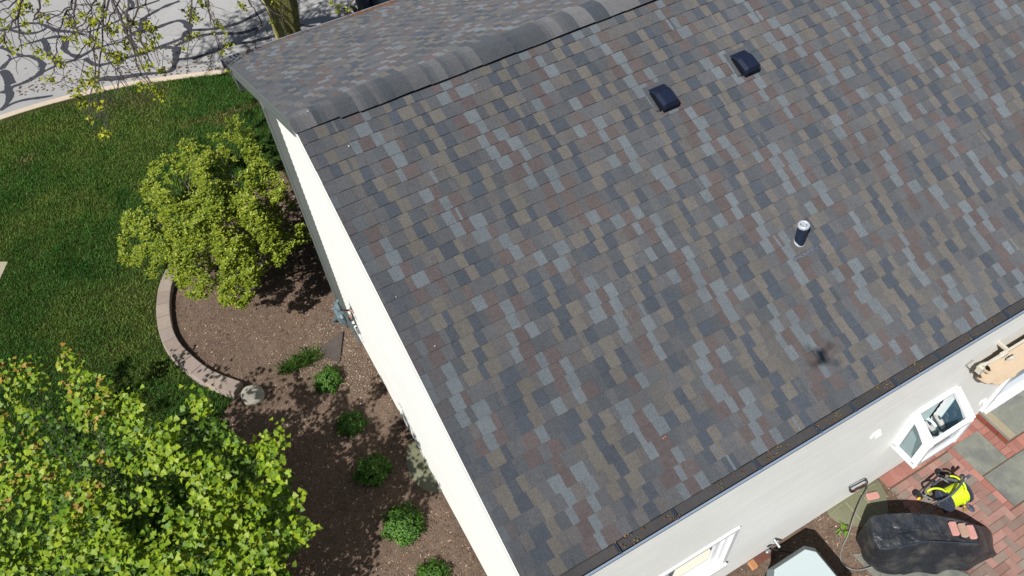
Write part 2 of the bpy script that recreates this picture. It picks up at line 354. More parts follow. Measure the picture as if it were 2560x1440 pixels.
# ---------------------------------------------------------------- grass
def grassblades():
    N=420000
    P=np.c_[rng.uniform(-7.2,1.6,N),rng.uniform(-1.6,11.6,N)]
    k=inpoly(P,[(p[0],p[1]) for p in lawn_poly[:0]]+[tuple(p) for p in KI]+[(30,-30),(-30,-30)])&~inpoly(P,bed)
    path=[(p[0],p[1]) for p in [G(-400,656),G(21,656),G(0,702),G(-260,1180)]]
    k&=~inpoly(P,path)
    wall_in=(P[:,0]>XW)&(P[:,1]<2.4);k&=~wall_in
    P=P[k];n=len(P)
    # cheap smooth noise on a lattice
    def vn(s,seed):
        r=np.random.default_rng(seed).random((256,256));x=P[:,0]*s+50;y=P[:,1]*s+50
        i=np.floor(x).astype(int);j=np.floor(y).astype(int);fx=x-i;fy=y-j;fx=fx*fx*(3-2*fx);fy=fy*fy*(3-2*fy)
        g_=lambda a,b:r[a%256,b%256]
        return (g_(i,j)*(1-fx)+g_(i+1,j)*fx)*(1-fy)+(g_(i,j+1)*(1-fx)+g_(i+1,j+1)*fx)*fy
    h=.35*vn(1.1,1)+.4*vn(3.1,2)+.25*vn(7,3)
    yl=.65*vn(.7,5)+.35*vn(2.7,6)
    keep=rng.random(n)<np.clip(1.25-np.clip(yl-.62,0,1)*3.2,.25,1)
    # bare strip by the kerb and the worn line on the lawn
    kp=np.array(KI[1:-1]);dk=np.min(np.stack([np.hypot(P[:,0]-a[0]-(b-a)[0]*t,P[:,1]-a[1]-(b-a)[1]*t) for a,b in zip(kp[:-1],kp[1:]) for t in (0,.25,.5,.75)]),0)
    nearL=np.clip(1-dk/.42,0,1)*np.clip((-1.4-P[:,0])/1.2,0,1)
    keep&=rng.random(n)>nearL*1.1
    a_,b_=G(470,312)[:2],G(655,258)[:2];t=np.clip(((P-a_)@(b_-a_))/((b_-a_)@(b_-a_)),0,1);dl=np.hypot(*(P-a_-t[:,None]*(b_-a_)).T)
    worn=np.exp(-(dl/.07)**2);
    for (cx,cy,r_) in [(345,250,.35),(258,262,.3),(65,400,.16),(720,435,.3),(560,300,.22),(170,255,.25)]:
        q=G(cx,cy)[:2];worn=np.maximum(worn,.8*np.exp(-((P-q)**2).sum(1)/r_**2))
    keep&=rng.random(n)>worn*.75
    P=P[keep];h=h[keep];yl=yl[keep];worn=worn[keep];n=len(P)
    L=(.022+.055*h)*rng.uniform(.7,1.35,n);W_=rng.uniform(.0028,.006,n)
    a=rng.uniform(0,2*np.pi,n);le=rng.normal(0,.55,(n,2))+np.array([.25,-.15])
    base=np.c_[P,np.full(n,GZ)];wv=np.c_[np.cos(a),np.sin(a),np.zeros(n)]*W_[:,None]
    tip=base+np.c_[le*L[:,None]*.8,L];mid=base+np.c_[le*L[:,None]*.3,L*.6]
    V=np.stack([base-wv,base+wv,mid+wv*.8,tip,mid-wv*.8],1).reshape(-1,3)
    Fc=np.arange(5*n).reshape(-1,5)
    c0=np.array(A(68,106,44,.88));c1=np.array(A(116,134,62,.9));c2=np.array(A(44,88,34,.9));c3=np.array(A(160,145,100,1.2))
    f=np.clip((yl-.46)*2.2,0,.75)[:,None];dk_=np.clip((h-.5)*3.0,0,1)[:,None]
    cc=c0*(1-f)+c1*f;cc=cc*(1-dk_*.75)+c2*dk_*.75
    dry=(rng.random(n)<.012+.65*worn)[:,None];cc=np.where(dry,c3,cc)*rng.uniform(.82,1.18,(n,1))
    return mk('grass',V,Fc,m_grass,cols=cc)
tag(grassblades(),'short patchy green turf growing between kerb and planting bed','grass',kind='stuff')
# ---------------------------------------------------------------- house
HX1=13.0; SF=5.69258; SE=4.74473
cp,sp=math.cos(PITCH),math.sin(PITCH)
house=empty('house',(6.5,0,GZ),'white sided house under a weathered multi tone shingle roof','house')
def RB(x,s,o=0): return (x,-s*cp-o*sp,H-s*sp+o*cp)     # back slope point (o = offset along the normal)
def RF(x,s,o=0): return (x, s*cp+o*sp,H-s*sp+o*cp)
LIGHT,MID,RED,TAUPE,TAN,SLATE,DK=[tuple(u*v for u,v in zip(A(*c,1.56),(.97,1.0,1.05))) for c in ((116,123,126),(97,97,98),(101,88,85),(104,100,96),(115,108,99),(75,81,89),(87,89,92))]
_mx=lambda c,t:tuple(a*(1-t)+b*t for a,b in zip(c,MID))
LIGHT,RED,TAUPE,TAN,SLATE,DK=[_mx(c,.24) for c in (LIGHT,RED,TAUPE,TAN,SLATE,DK)]
def shingle_slope(R,ncourse,s_first,x0,x1,flip,seed):
    r=random.Random(seed);m=MB()
    # laminated strips: the same tab spacing repeats from course to course with a small stagger
    base=[.100,.118,.088,.130,.104,.080,.122,.096,.110,.138,.092,.112]
    NB=len(base);edges=[x0-3.2];i_=0
    while edges[-1]<x1+3.2: edges.append(edges[-1]+base[i_%NB]*r.uniform(.93,1.07));i_+=1
    shift=0.;drift=0.;par=0
    for k in range(-1,ncourse):
        if k==0: continue
        sa,sb=(.0,s_first) if k==-1 else (s_first+EX*(k-1),s_first+EX*k)
        shift+=-.040+r.uniform(-.030,.030);drift+=-.05+r.uniform(-.07,.07)
        if r.random()<.34: par=1-par;shift+=r.uniform(-.06,.06)
        if k>0 and k%5==0: drift+=r.uniform(-.35,.35)
        shift=(shift+3.0)%6.0-3.0 if abs(shift)>3 else shift
        jt=[r.uniform(-.020,.020) for _ in edges]
        wav=r.uniform(0,6)
        for i in range(len(edges)-1):
            xa,xb=edges[i]+shift+jt[i],edges[i+1]+shift+jt[i+1]
            if xb<=x0+.004 or xa>=x1: continue
            xa=max(xa,x0);xb=min(xb,x1);hi=(i%2)==par
            ph=(((xa+xb)/2+drift)/.86+.18*nz(xa,k*.7,0,.7))%1.0;u=r.random()
            if ph<.36: col=(SLATE if hi else TAN) if u<.80 else ((DK if hi else TAUPE) if u<.93 else MID)
            elif ph<.50: col=(MID,TAUPE,DK)[int(u*3)]
            elif ph<.86: col=(RED if hi else LIGHT) if u<.80 else ((TAUPE if hi else MID) if u<.93 else DK)
            else: col=(MID,TAUPE,MID,DK)[int(u*4)]
            parts=[(xa,xb,col)]
            if r.random()<.025 and xb-xa>.08:        # strip ends show as thin slivers
                c2=r.choice([LIGHT,MID,DK,TAUPE]);q=xa+r.uniform(.2,.6)*(xb-xa);parts=[(xa,q,col),(q,q+.025,c2),(q+.025,xb,col)]
            th=.0055+(.0048 if hi else 0)+r.uniform(0,.001);jb=r.uniform(-.0022,.0022)
            lift=abs(.002*math.sin(xa*2+wav))+.0012*r.random()
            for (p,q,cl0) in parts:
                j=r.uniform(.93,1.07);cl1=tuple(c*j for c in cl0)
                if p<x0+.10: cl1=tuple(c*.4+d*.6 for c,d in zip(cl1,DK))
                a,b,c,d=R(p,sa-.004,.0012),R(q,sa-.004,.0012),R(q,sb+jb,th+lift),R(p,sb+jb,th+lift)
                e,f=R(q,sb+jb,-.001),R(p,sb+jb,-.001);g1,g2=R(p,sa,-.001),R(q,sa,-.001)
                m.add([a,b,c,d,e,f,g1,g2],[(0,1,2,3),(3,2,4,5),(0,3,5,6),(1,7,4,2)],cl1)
    return m
nb=int((SE-S0)/EX)+1
m=shingle_slope(RB,nb,S0,0,HX1,False,11);
# last strip to the eave
roofb=obj('roof',m,m_shingle,house);tag(roofb,'back roof slope of mixed grey, slate blue, tan and brown shingles')
nf=int((SF-S0)/EX)+1
m=shingle_slope(RF,nf,S0,0,HX1,True,29)
rooff=obj('roof',m,m_shingle,house);tag(rooff,'front roof slope seen at a grazing angle')
# deck under the shingles
m=MB();t=.05
SEr=S0+EX*(nb-1)-.015;SFr=S0+EX*(nf-1)-.015
for R,S in ((RB,SEr),(RF,SFr)):
    vs=[R(.012,0,-.004),R(HX1,0,-.004),R(HX1,S,-.004),R(.012,S,-.004)];vv=[(v[0],v[1],v[2]-t) for v in vs]
    m.add(vs+vv,[(0,1,2,3),(7,6,5,4),(0,3,7,4),(1,5,6,2),(2,6,7,3)])
obj('roof_deck',m,mat('deck_wood',(.25,.18,.11)),house)
# ridge vent + cap shingles
m=MB();x=.62
m.add([RB(x,.178,.004),RB(HX1,.178,.004),RB(HX1,.165,.033),RB(x,.165,.033),RF(x,.165,.033),RF(HX1,.165,.033),RF(HX1,.178,.004),RF(x,.178,.004)],[(0,1,2,3),(3,2,5,4),(4,5,6,7),(0,3,4,7)])
obj('ridge_vent',m,m_black,house)
m=MB();x=-.012;r=random.Random(5);k=0
tones=[A(101,102,104,1.55),A(82,86,91,1.6),A(110,110,112,1.55),A(94,95,98,1.6),A(75,80,87,1.6)]
NP=21
def prof(xx,hh,ww):
    out=[]
    for q in np.linspace(-1,1,NP):
        s_=abs(q)*ww;R=RB if q<0 else RF
        p=np.array(R(xx,s_,hh+.004*math.sin(xx*7+q)));p[2]-=.55*hh*math.exp(-(s_/.075)**2);out.append(tuple(p))
    return out
ct=tones[3]
while x<HX1:
    L=.19 if k>1 else .22
    h=(.016,.024,.031,.037)[min(k,3)];w_=(.155,.162,.178,.19)[min(k,3)]
    w1=w_+r.uniform(-.004,.004)
    nt=r.choice(tones)
    for q in range(4):
        xa,xb=x+L*q/4,x+L*(q+1)/4;ha,hb=h+.0015*q,h+.0015*(q+1)
        if q==0: xa-=.002
        a=prof(xa,ha,w1);b=prof(xb,hb,w1)
        f=min(1,q/2.2);col=tuple((u*(1-f)+v*f) for u,v in zip(ct,nt))
        m.add(a+b,[(i,i+1,NP+i+1,NP+i) for i in range(NP-1)],col)
        # turned down edges
        for e in (0,NP-1):
            R_=RB if e==0 else RF;m.quad(a[e],b[e],R_(xb,w1,hb-.007),R_(xa,w1,ha-.007),tuple(c*.5 for c in col))
    c=prof(x+L,h-.002,w1);m.add(b+c,[(i,i+1,NP+i+1,NP+i) for i in range(NP-1)],col)
    ct=r.choice(tones);x+=L;k+=1
cap=obj('ridge_cap',m,m_shingle,house)
# rake fascia and trims
m=MB()
def strip(R,s0,s1,x0,x1,o1,o2,mm):
    a=[R(x0,s0,o1),R(x0,s1,o1),R(x0,s1,o2),R(x0,s0,o2),R(x1,s0,o1),R(x1,s1,o1),R(x1,s1,o2),R(x1,s0,o2)]
    mm.add(a,[(0,1,2,3),(7,6,5,4),(0,4,5,1),(3,2,6,7),(1,5,6,2),(0,3,7,4)])
strip(RF,0,SFr,-.006,.03,-.004,-.16,m)
strip(RF,0,SFr,-.026,-.006,-.004,-.035,m)
strip(RF,0,SFr,-.018,-.006,-.10,-.16,m)
obj('rake_fascia',m,m_trim,house)
m=MB();strip(RB,0,SEr,-.004,.03,-.004,-.15,m);obj('rake_fascia',m,m_siding,house)
# boxed eave return at the front corner
yE=SFr*cp;zE=H-SFr*sp
m=MB();pts=[(yE,zE-.01),(yE,zE-.17),(on(600,211,0,.03)[1],zE-.17),(on(600,211,0,.03)[1]-.05,zE+.11)]
zz=[(y,z) for y,z in pts]
m.add([(-.003,y,z) for y,z in zz]+[(.10,y,z) for y,z in zz],[(0,1,2,3),(7,6,5,4),(0,4,5,1),(1,5,6,2),(2,6,7,3)])
obj('eave_return',m,m_trim,house)
# soffits
m=MB();zs=zE-.165
m.quad((.10,2.3,H-2.3*math.tan(PITCH)-.17),(HX1,2.3,H-2.3*math.tan(PITCH)-.17),(HX1,yE,zE-.165),(.10,yE,zE-.165));obj('soffit',m,m_trim,house)
# ---- walls with lapped siding
def siding(mm,f,u0,u1,z0,top,step=.1,t=.012,du=1.3,cut=None):
    """f(u,z,o)->point ; top(u) upper limit"""
    z=z0
    fine=abs(top(u0)-top(u1))>.05
    while z<6:
        us=list(np.arange(u0,u1,.06 if fine else .35))+[u1]
        for a,b in zip(us[:-1],us[1:]):
            for lo,hi in (cut or [(-9,9)]):
                zb0=max(z,lo);za,zb=min(z+step,top(a),hi),min(z+step,top(b),hi)
                if za<=zb0+.002 and zb<=zb0+.002: continue
                za=max(za,zb0);zb=max(zb,zb0);pf=lambda q:t+(.002-t)*(q-z)/step
                mm.add([f(a,zb0,pf(zb0)),f(b,zb0,pf(zb0)),f(b,zb,pf(zb)),f(a,za,pf(za)),f(a,zb0,0),f(b,zb0,0)],[(0,1,2,3),(4,5,1,0)])
        z+=step
YC=1.76;roofz=lambda y:H-abs(y)*math.tan(PITCH)-.06
m=MB();siding(m,lambda u,z,o:(XW-o,u,z),YW+.0,YC-.03,GZ+.10,lambda u:roofz(u)-.03)
# nail slots seen between laps
gw=obj('wall',m,m_siding,house);tag(gw,'sunlit cream gable end wall')
W1=(.80,2.40,.32,1.33)      # sliding window opening x0,x1,z0,z1
W2=(4.93,5.49,.86,1.50)     # garden window opening
DR=(7.07,8.90,GZ+.19,1.75)  # patio door opening
m=MB();fy=lambda u,z,o:(u,YW-o,z);tp=lambda u:2.80
segs=[(XW,W1[0],None),(W1[0],W1[1],[(-9,W1[2]),(W1[3],9)]),(W1[1],W2[0],None),(W2[0],W2[1],[(-9,W2[2]),(W2[3],9)]),(W2[1],DR[0],None),(DR[0],DR[1],[(-9,DR[2]),(DR[3],9)]),(DR[1],HX1,None)]
for a,b,c in segs: siding(m,fy,a,b,GZ+.10,tp,cut=c)
bw=obj('wall',m,m_siding,house);tag(bw,'back wall of pale lap siding facing the patio')
m=MB();m.box(.13,HX1,YW+.004,YW+.02,GZ-.1,GZ+.12);m.box(XW+.004,.13,YW+.004,YC-.01,GZ-.1,GZ+.12)
obj('foundation',m,mat('foundation',A(170,150,130,1.9),rough=.9,n=[(20,.1,None)]),house)
# other walls (front, far end) and eave blocking
m=MB();siding(m,lambda u,z,o:(u,YC+o,z),XW+.06,2.4,GZ+.1,lambda u:roofz(YC));siding(m,lambda u,z,o:(2.4-o,u,z),YC,4.8,GZ+.1,lambda u:roofz(u));siding(m,lambda u,z,o:(u,4.8+o,z),2.4,HX1,GZ+.1,lambda u:roofz(4.8));siding(m,lambda u,z,o:(HX1-.3+o,u,z),YW,4.8,GZ+.1,lambda u:roofz(u))
obj('wall',m,m_siding,house)
m=MB();m.box(XW,HX1-.3,YW,YW+.03,2.78,2.88);obj('fascia',m,m_trim,house)
# corner board at the front gable corner
m=MB();m.box(XW-.11,XW+.02,YC-.03,YC+.12,GZ-.0,roofz(YC+.12)-.07);m.box(XW-.114,XW-.1,YC-.034,YC-.01,GZ,roofz(YC+.12)-.08)
obj('corner_board',m,m_trim,house)
# little square vents / marks on the gable siding
# ---- back gutter
gy0=-SEr*cp+.0;gz0=H-SEr*sp
GYI=-SE*cp+.012;GYO=GYI-.110;GZT=gz0-.012
m=MB()
m.quad((-.02,GYI,GZT-.01),(HX1,GYI,GZT-.01),(HX1,GYI,GZT-.12),(-.02,GYI,GZT-.12))
m.quad((-.02,GYI,GZT-.12),(HX1,GYI,GZT-.12),(HX1,GYO+.03,GZT-.12),(-.02,GYO+.03,GZT-.12))
m.add([(-.02,GYI,GZT-.01),(-.02,GYI,GZT-.12),(-.02,GYO+.03,GZT-.12),(-.02,GYO,GZT-.02)],[(0,1,2,3)])
gut=obj('gutter',m,m_gut,house)
m=MB()
m.quad((-.02,GYO+.03,GZT-.12),(HX1,GYO+.03,GZT-.12),(HX1,GYO,GZT-.05),(-.02,GYO,GZT-.05))
m.quad((-.02,GYO,GZT-.05),(HX1,GYO,GZT-.05),(HX1,GYO-.006,GZT),(-.02,GYO-.006,GZT))
m.quad((-.02,GYO-.006,GZT),(HX1,GYO-.006,GZT),(HX1,GYO+.012,GZT+.003),(-.02,GYO+.012,GZT+.003))
obj('gutter_face',m,m_lip,gut)
m=MB();y1,y2=GYI+.008,GYO+.022
xs=np.arange(.0,HX1,.12)
for a in xs:
    b=a+.12;ha=.004*nz(a,0,0,2);hb=.004*nz(b,0,0,2)
    m.quad((a,y2,GZT-.026+ha),(b,y2,GZT-.026+hb),(b,y1,GZT-.012+hb),(a,y1,GZT-.012+ha))
obj('gutter_guard',m,m_guard,gut)
m=MB();m.box(-.0,HX1,GYO+.010,GYO+.024,GZT-.035,GZT-.006);obj('gutter_hem',m,m_black,gut)
for hx in [.83,1.42,2.32,3.02,3.45,3.98,4.55,5.02,5.5,6.1,6.7]:
    m=MB();m.box(hx-.012,hx-.003,GYO+.006,GYI+.012,GZT-.022,GZT+.004);m.box(hx+.004,hx+.014,GYO+.006,GYI+.004,GZT-.02,GZT+.006);obj('gutter_hanger',m,m_gut,gut)
m=MB();m.box(-.026,-.021,GYO-.004,GYI,GZT-.12,GZT+.002);obj('gutter_end_cap',m,m_gut,gut)
# ---- front gutter
fy0=SFr*cp+.004;fz=H-SFr*sp-.012
m=MB()
m.box(-.05,HX1,fy0+.0,fy0+.004,fz-.11,fz-.004);m.box(-.05,HX1,fy0+.004,fy0+.10,fz-.11,fz-.105);m.box(-.055,-.05,fy0,fy0+.115,fz-.11,fz)
m.box(-.05,HX1,fy0+.004,fy0+.085,fz-.045,fz-.038)
g2=obj('gutter',m,m_gut,house)
m=MB();m.box(-.05,HX1,fy0+.10,fy0+.118,fz-.11,fz+.004);obj('gutter_face',m,mat('front_gutter_face',A(150,156,165,1.6),rough=.4),g2)
# rusty brown leaf litter in the gutters and on the roof edge
m=MB();r=random.Random(3)
cl=[A(150,100,60),A(128,84,48),A(168,120,70),A(120,90,50),A(150,140,60)]
def crumb(m,p,s,cs,r=r):
    a=r.uniform(0,6.28);u=np.array([math.cos(a),math.sin(a),r.uniform(-.3,.3)])*s;v=np.array([-math.sin(a),math.cos(a),r.uniform(-.3,.3)])*s*r.uniform(.4,.8)
    p=np.array(p);m.quad(p-u,p-v,p+u,p+v,tuple(c*r.uniform(.7,1.2) for c in r.choice(cs)))
for i in range(2600):
    x=r.uniform(.3,6);d=nz(x,1,0,1.6)+.12
    if d<.0 and r.random()<.8: continue
    crumb(m,(x,fy0+r.uniform(-.07,.06),fz+.016+r.uniform(0,.02)),r.uniform(.010,.022),cl[:3]+cl[:2])
for x0_,n_ in [(.9,14),(1.0,14),(1.4,9),(2.45,22),(2.62,16),(3.25,14),(3.05,8),(3.9,20),(3.8,10),(4.25,10),(4.9,6),(5.0,10),(1.9,8),(5.3,9),(2.1,6)]:
    for i in range(n_): crumb(m,(x0_+r.gauss(0,.05),GYI+r.uniform(-.09,.02),GZT+.008+r.uniform(0,.012)),r.uniform(.005,.012),cl)
pt=lambda x,y:(lambda P:P)(None)
def roofpt(x,y,o=.012):
    d=ray(x,y);n_=np.array([0,-sp,cp]);q=np.array([0,0,H])+n_*o;t=((q-CAM)@n_)/(d@n_);return CAM+t*d
for (x,y,c_) in [(1659,1096,A(215,165,130)),(1664,1092,A(205,150,120)),(1972,964,A(190,140,70)),(2148,484,A(170,160,60)),(1602,538,A(180,175,80)),(900,1010,A(225,222,215)),(770,278,A(235,235,230)),(872,365,A(225,225,220)),(990,742,A(220,220,215)),(1190,212,A(225,225,225)),(1088,865,A(220,220,215))]:
    for i in range(1): crumb(m,roofpt(x+r.uniform(-1,1),y+r.uniform(-1,1),.02),r.uniform(.007,.014),[c_])
tag(obj('leaf_litter',m,m_litter),'rust coloured leaf crumbs lying in the gutters and on the shingles','leaf litter',kind='stuff')
# ---- roof vents
def roof_vent(px,py):
    P=roofpt(px,py,.01);x,y,z=P;ux=np.array([1,0,0]);us=np.array([0,-cp,-sp]);un=np.array([0,-sp,cp])
    f=lambda a,b,c:P+ux*a+us*b+un*c
    m=MB();w=.098
    # hood: sloping top with bevelled sides, open low end
    prof=[(-.13,.012),(-.02,.105),(.13,.125),(.16,.075)]
    vs=[]
    for (b,c) in prof:
        for a,k in ((-w,0),(-w*.72,1),(w*.72,1),(w,0)):
            vs.append(f(a,b,c if k else max(.012,c-.035)))
    fs=[]
    for i in range(3):
        for j in range(3): fs.append((i*4+j,i*4+j+1,(i+1)*4+j+1,(i+1)*4+j))
    n0=len(vs);bot=[f(-w,-.13,.003),f(-w,.15,.035),f(w,-.13,.003),f(w,.15,.035)]
    vs+=bot;fs+=[(0,4,8,n0+1,n0),(8,12,n0+1),(3,n0+2,n0+3,11,7),(11,n0+3,15)]
    m.add(vs,fs)
    m2=MB();m2.add([f(-.15,-.17,.013),f(.15,-.17,.013),f(.15,.12,.014),f(-.15,.12,.014)],[(0,1,2,3)])
    m2.c=[DK];fl=obj('roof_vent',m2,m_shingle,house)
    hd=obj('hood',m,m_vent,fl)
    m3=MB();m3.add([f(-w*.93,.13,.012),f(w*.93,.13,.012),f(w*.93,.13,.09),f(-w*.93,.13,.09)],[(0,1,2,3)]);m3.add([f(-w-.002,-.1,.012),f(-w-.002,.12,.012),f(-w-.004,.12,.05),f(-w-.004,-.06,.05)],[(0,1,2,3)])
    for i in range(14): 
        b=-.08+i*.016;m3.obox(f(-w-.008,b,.02),us,ux,un,.003,.008,.012)
    obj('louvre',m3,m_black,fl)
roof_vent(1857,158);roof_vent(1655,244)
# ---- plumbing vent pipe
P=roofpt(1998,606,.0);top=P+np.array([0,0,.30]);
q=on(2009.7,562,0,P[0]);top=np.array([P[0]+.0,q[1],q[2]])
m=MB();m.tube([P-np.array([0,0,.03]),P+(top-P)*.5,top],[.053,.052,.052],seg=20,cap=False);m.tube([P-np.array([0,0,.03]),top-np.array([0,0,.01])],[.036,.036],seg=20,cap=False)
vp=obj('vent_pipe',m,m_stack,house,smooth=True)
m=MB();rs=[];n=24
vs=[]
for rr,dz in ((.056,-.022),(.058,.004),(.044,.014),(.036,.006),(.034,-.06)):
    for k in range(n):
        a=2*math.pi*k/n;r_=rr*(1+.06*nz(math.cos(a)*2,math.sin(a)*2,rr*30,1.7));vs.append((top[0]+r_*math.cos(a),top[1]+r_*math.sin(a),top[2]+dz+.006*nz(a*3,rr*50)))
m.add(vs,[(i*n+k,i*n+(k+1)%n,(i+1)*n+(k+1)%n,(i+1)*n+k) for i in range(4) for k in range(n)])
obj('lead_collar',m,m_lead,vp,smooth=True)
m=MB();B=P
vs=[];
for rr,dz in ((.049,.030),(.054,.010),(.060,.0)):
    for k in range(n):
        a=2*math.pi*k/n;x_,s_=rr*math.cos(a),rr*math.sin(a);vs.append(np.array([P[0]+x_,P[1]-s_*cp,P[2]-s_*sp+.014+dz*1.0]))
m.add(vs,[(i*n+k,i*n+(k+1)%n,(i+1)*n+(k+1)%n,(i+1)*n+k) for i in range(2) for k in range(n)])
obj('flashing_collar',m,m_lead,vp,smooth=True)
a_=roofpt(1984,651,.016);b_=roofpt(2044,618,.016)
m=MB();N_=16
vs=[]
for i in range(N_+1):
    p=a_+(b_-a_)*i/N_
    for s_ in (-.016,-.005,.006,.016): vs.append(p+np.array([0,-cp,-sp])*(s_+.004*nz(i*.9,s_*40))+np.array([0,-sp,cp])*(.003+.006*nz(i*1.1,s_*60,3)))
m.add(vs,[(i*4+j,(i+1)*4+j,(i+1)*4+j+1,i*4+j+1) for i in range(N_) for j in range(3)])
obj('flashing_strip',m,mat('lead_strip',A(122,126,140),rough=.45,metal=.2,n=[(45,.45,None)]),vp)
# ---- sliding window
x0,x1,z0,z1=W1;y=YW
m=MB()
m.box(x0-.055,x0,y-.03,y+.02,z0-.03,z1+.05);m.box(x1,x1+.055,y-.03,y+.02,z0-.03,z1+.05);m.box(x0,x1,y-.03,y+.02,z1,z1+.05)
m.box(x0,x0+.05,y+.02,y+.10,z0,z1);m.box(x1-.05,x1,y+.021,y+.10,z0,z1);m.box(x0+.05,x1-.05,y+.02,y+.10,z1-.03,z1)
m.box(x0,x1,y+.075,y+.10,z0+.02,z0+.035);m.box(x1-.13,x1-.05,y+.05,y+.08,z0+.02,z1-.02);m.box(x0+.05,x0+.12,y+.05,y+.08,z0+.02,z1-.02)
win=obj('window',m,m_white,house);tag(win,'white sliding window beside the pale blue unit')
m=MB();m.box(x0-.07,x1+.07,y-.055,y+.02,z0-.05,z0-.0);m.box(x0+.02,x1-.02,y+.02,y+.1,z0-.05,z0+.02);obj('sill',m,m_white,win)
xm=1.56;m=MB();m.box(xm-.035,xm+.035,y+.015,y+.060,z0+.03,z1-.03);obj('mullion',m,mat('blue_white_frame',(.60,.68,.74),rough=.4),win)
m=MB();m.quad((x0+.08,y+.065,z0+.03),(xm,y+.065,z0+.03),(xm,y+.065,z1-.03),(x0+.08,y+.065,z1-.03));obj('pane',m,mat('grey_blue_screen',A(150,165,172,2.4),rough=.3,spec=.5,n=[(3,.1,None)]),win)
m=MB();m.quad((xm,y+.07,z0+.03),(x1-.08,y+.07,z0+.03),(x1-.08,y+.07,z1-.03),(xm,y+.07,z1-.03));obj('pane',m,mat('clear_pane',(.3,.32,.32),rough=.05,spec=.6,alpha=.15),win)
m=MB();m.box(x0,x1,y+.10,y+.34,z0-.02,z0+.02);obj('inner_sill',m,mat('cream_inner_sill',(.72,.68,.56),rough=.6),win)
m=MB();yb=y+1.2;zb=z0-.5
m.quad((x0-.3,yb,zb),(x1+.3,yb,zb),(x1+.3,yb,z1+.3),(x0-.3,yb,z1+.3));m.quad((x0-.3,y+.35,zb),(x1+.3,y+.35,zb),(x1+.3,yb,zb),(x0-.3,yb,zb));m.quad((x0-.3,y+.1,z1+.3),(x1+.3,y+.1,z1+.3),(x1+.3,yb,z1+.3),(x0-.3,yb,z1+.3));m.quad((x0-.3,y+.1,zb),(x0-.3,yb,zb),(x0-.3,yb,z1+.3),(x0-.3,y+.1,z1+.3));m.quad((x1+.3,y+.1,zb),(x1+.3,yb,zb),(x1+.3,yb,z1+.3),(x1+.3,y+.1,z1+.3))
obj('interior',m,m_room,win)
# ---- garden window
X0,X1=4.86,5.555;YF=-4.72;ZT,ZM,ZB=1.57,1.35,.815;YB_=YW-.015
fr=MB();t=.045
def bar(m,a,b,wx,wy,up=(0,0,1)):
    a=np.array(a,float);b=np.array(b,float);d=b-a;L=np.linalg.norm(d);d/=L
    u=np.cross(d,up);
    if np.linalg.norm(u)<.05:u=np.array([1.,0,0])
    u/=np.linalg.norm(u);v=np.cross(u,d);m.obox((a+b)/2,d,u,v,L/2,wx,wy)
# side frames
for X in (X0+.028,X1-.028):
    bar(fr,(X,YB_,ZT-.02),(X,YF+.02,ZM-.02),.045,.028);bar(fr,(X,YB_+.0,ZB+.02),(X,YF+.03,ZB+.02),.030,.032)
    bar(fr,(X,YF+.03,ZB+.04),(X,YF+.03,ZM-.04),.034,.030,(1,0,0));bar(fr,(X,YB_-.02,ZB+.04),(X,YB_-.02,ZT-.05),.030,.03,(1,0,0))
bar(fr,(X0+.06,YF+.025,ZM-.03),(X1-.06,YF+.025,ZM-.03),.025,.03);bar(fr,(X0+.06,YF+.025,ZB+.03),(X1-.06,YF+.025,ZB+.03),.025,.04)
bar(fr,(X0+.06,YB_-.01,ZT-.02),(X1-.06,YB_-.01,ZT-.02),.03,.02)
gwd=obj('garden_window',fr,m_white,house);tag(gwd,'projecting white garden window with sloped glass top')
m=MB();m.box(X0,X1,YF,YB_,ZB-.03,ZB);obj('base_shelf',m,m_white,gwd)
m=MB();m.quad((X0+.06,YB_-.02,ZT-.015),(X1-.06,YB_-.02,ZT-.015),(X1-.06,YF+.04,ZM-.012),(X0+.06,YF+.04,ZM-.012));obj('pane',m,mat('sloped_glass',(.05,.09,.10),rough=.03,spec=.5,alpha=.10),gwd)
m=MB();m.quad((X0+.06,YF+.03,ZB+.06),(X1-.06,YF+.03,ZB+.06),(X1-.06,YF+.03,ZM-.06),(X0+.06,YF+.03,ZM-.06));obj('pane',m,mat('front_glass',(.30,.36,.40),rough=.05,spec=.7,alpha=.55),gwd)
m_gwr=mat('dark_blue_glass',(.035,.07,.11),rough=.08,spec=.6)
for X in (X0+.025,X1-.025):
    m=MB();m.add([(X,YB_-.05,ZB+.05),(X,YF+.06,ZB+.05),(X,YF+.06,ZM-.05),(X,YB_-.05,ZT-.07)],[(0,1,2,3)]);obj('pane',m,m_glassd if X<5 else m_gwr,gwd)
    for s_ in (-1,1):
        m=MB();X_=X+s_*.016
        for a,b in (((YB_-.06,ZB+.06),(YF+.075,ZB+.06)),((YF+.075,ZB+.06),(YF+.075,ZM-.07)),((YF+.075,ZM-.07),(YB_-.06,ZT-.085)),((YB_-.06,ZT-.085),(YB_-.06,ZB+.06))):
            bar(m,(X_,a[0],a[1]),(X_,b[0],b[1]),.010,.010,(1,0,0))
        obj('sash',m,m_white if s_*(X-5.2)>0 else m_int,gwd)
m=MB();m.box(X0+.05,X1-.05,YF+.05,YB_+.05,ZB,ZB+.02);obj('inner_shelf',m,m_int,gwd)
m=MB();m.box(X0+.055,X0+.14,YF+.06,YF+.11,ZB+.02,ZB+.024);m.box(X0+.055,X1-.06,YF+.055,YF+.075,ZB+.02,ZB+.04);obj('track',m,mat('teal_track',(.10,.17,.20),rough=.5),gwd)
m=MB();m.box(X0+.05,X1-.05,YW+.02,YW+.04,ZB-.02,ZT+.02);obj('inner_blind',m,m_int,gwd)
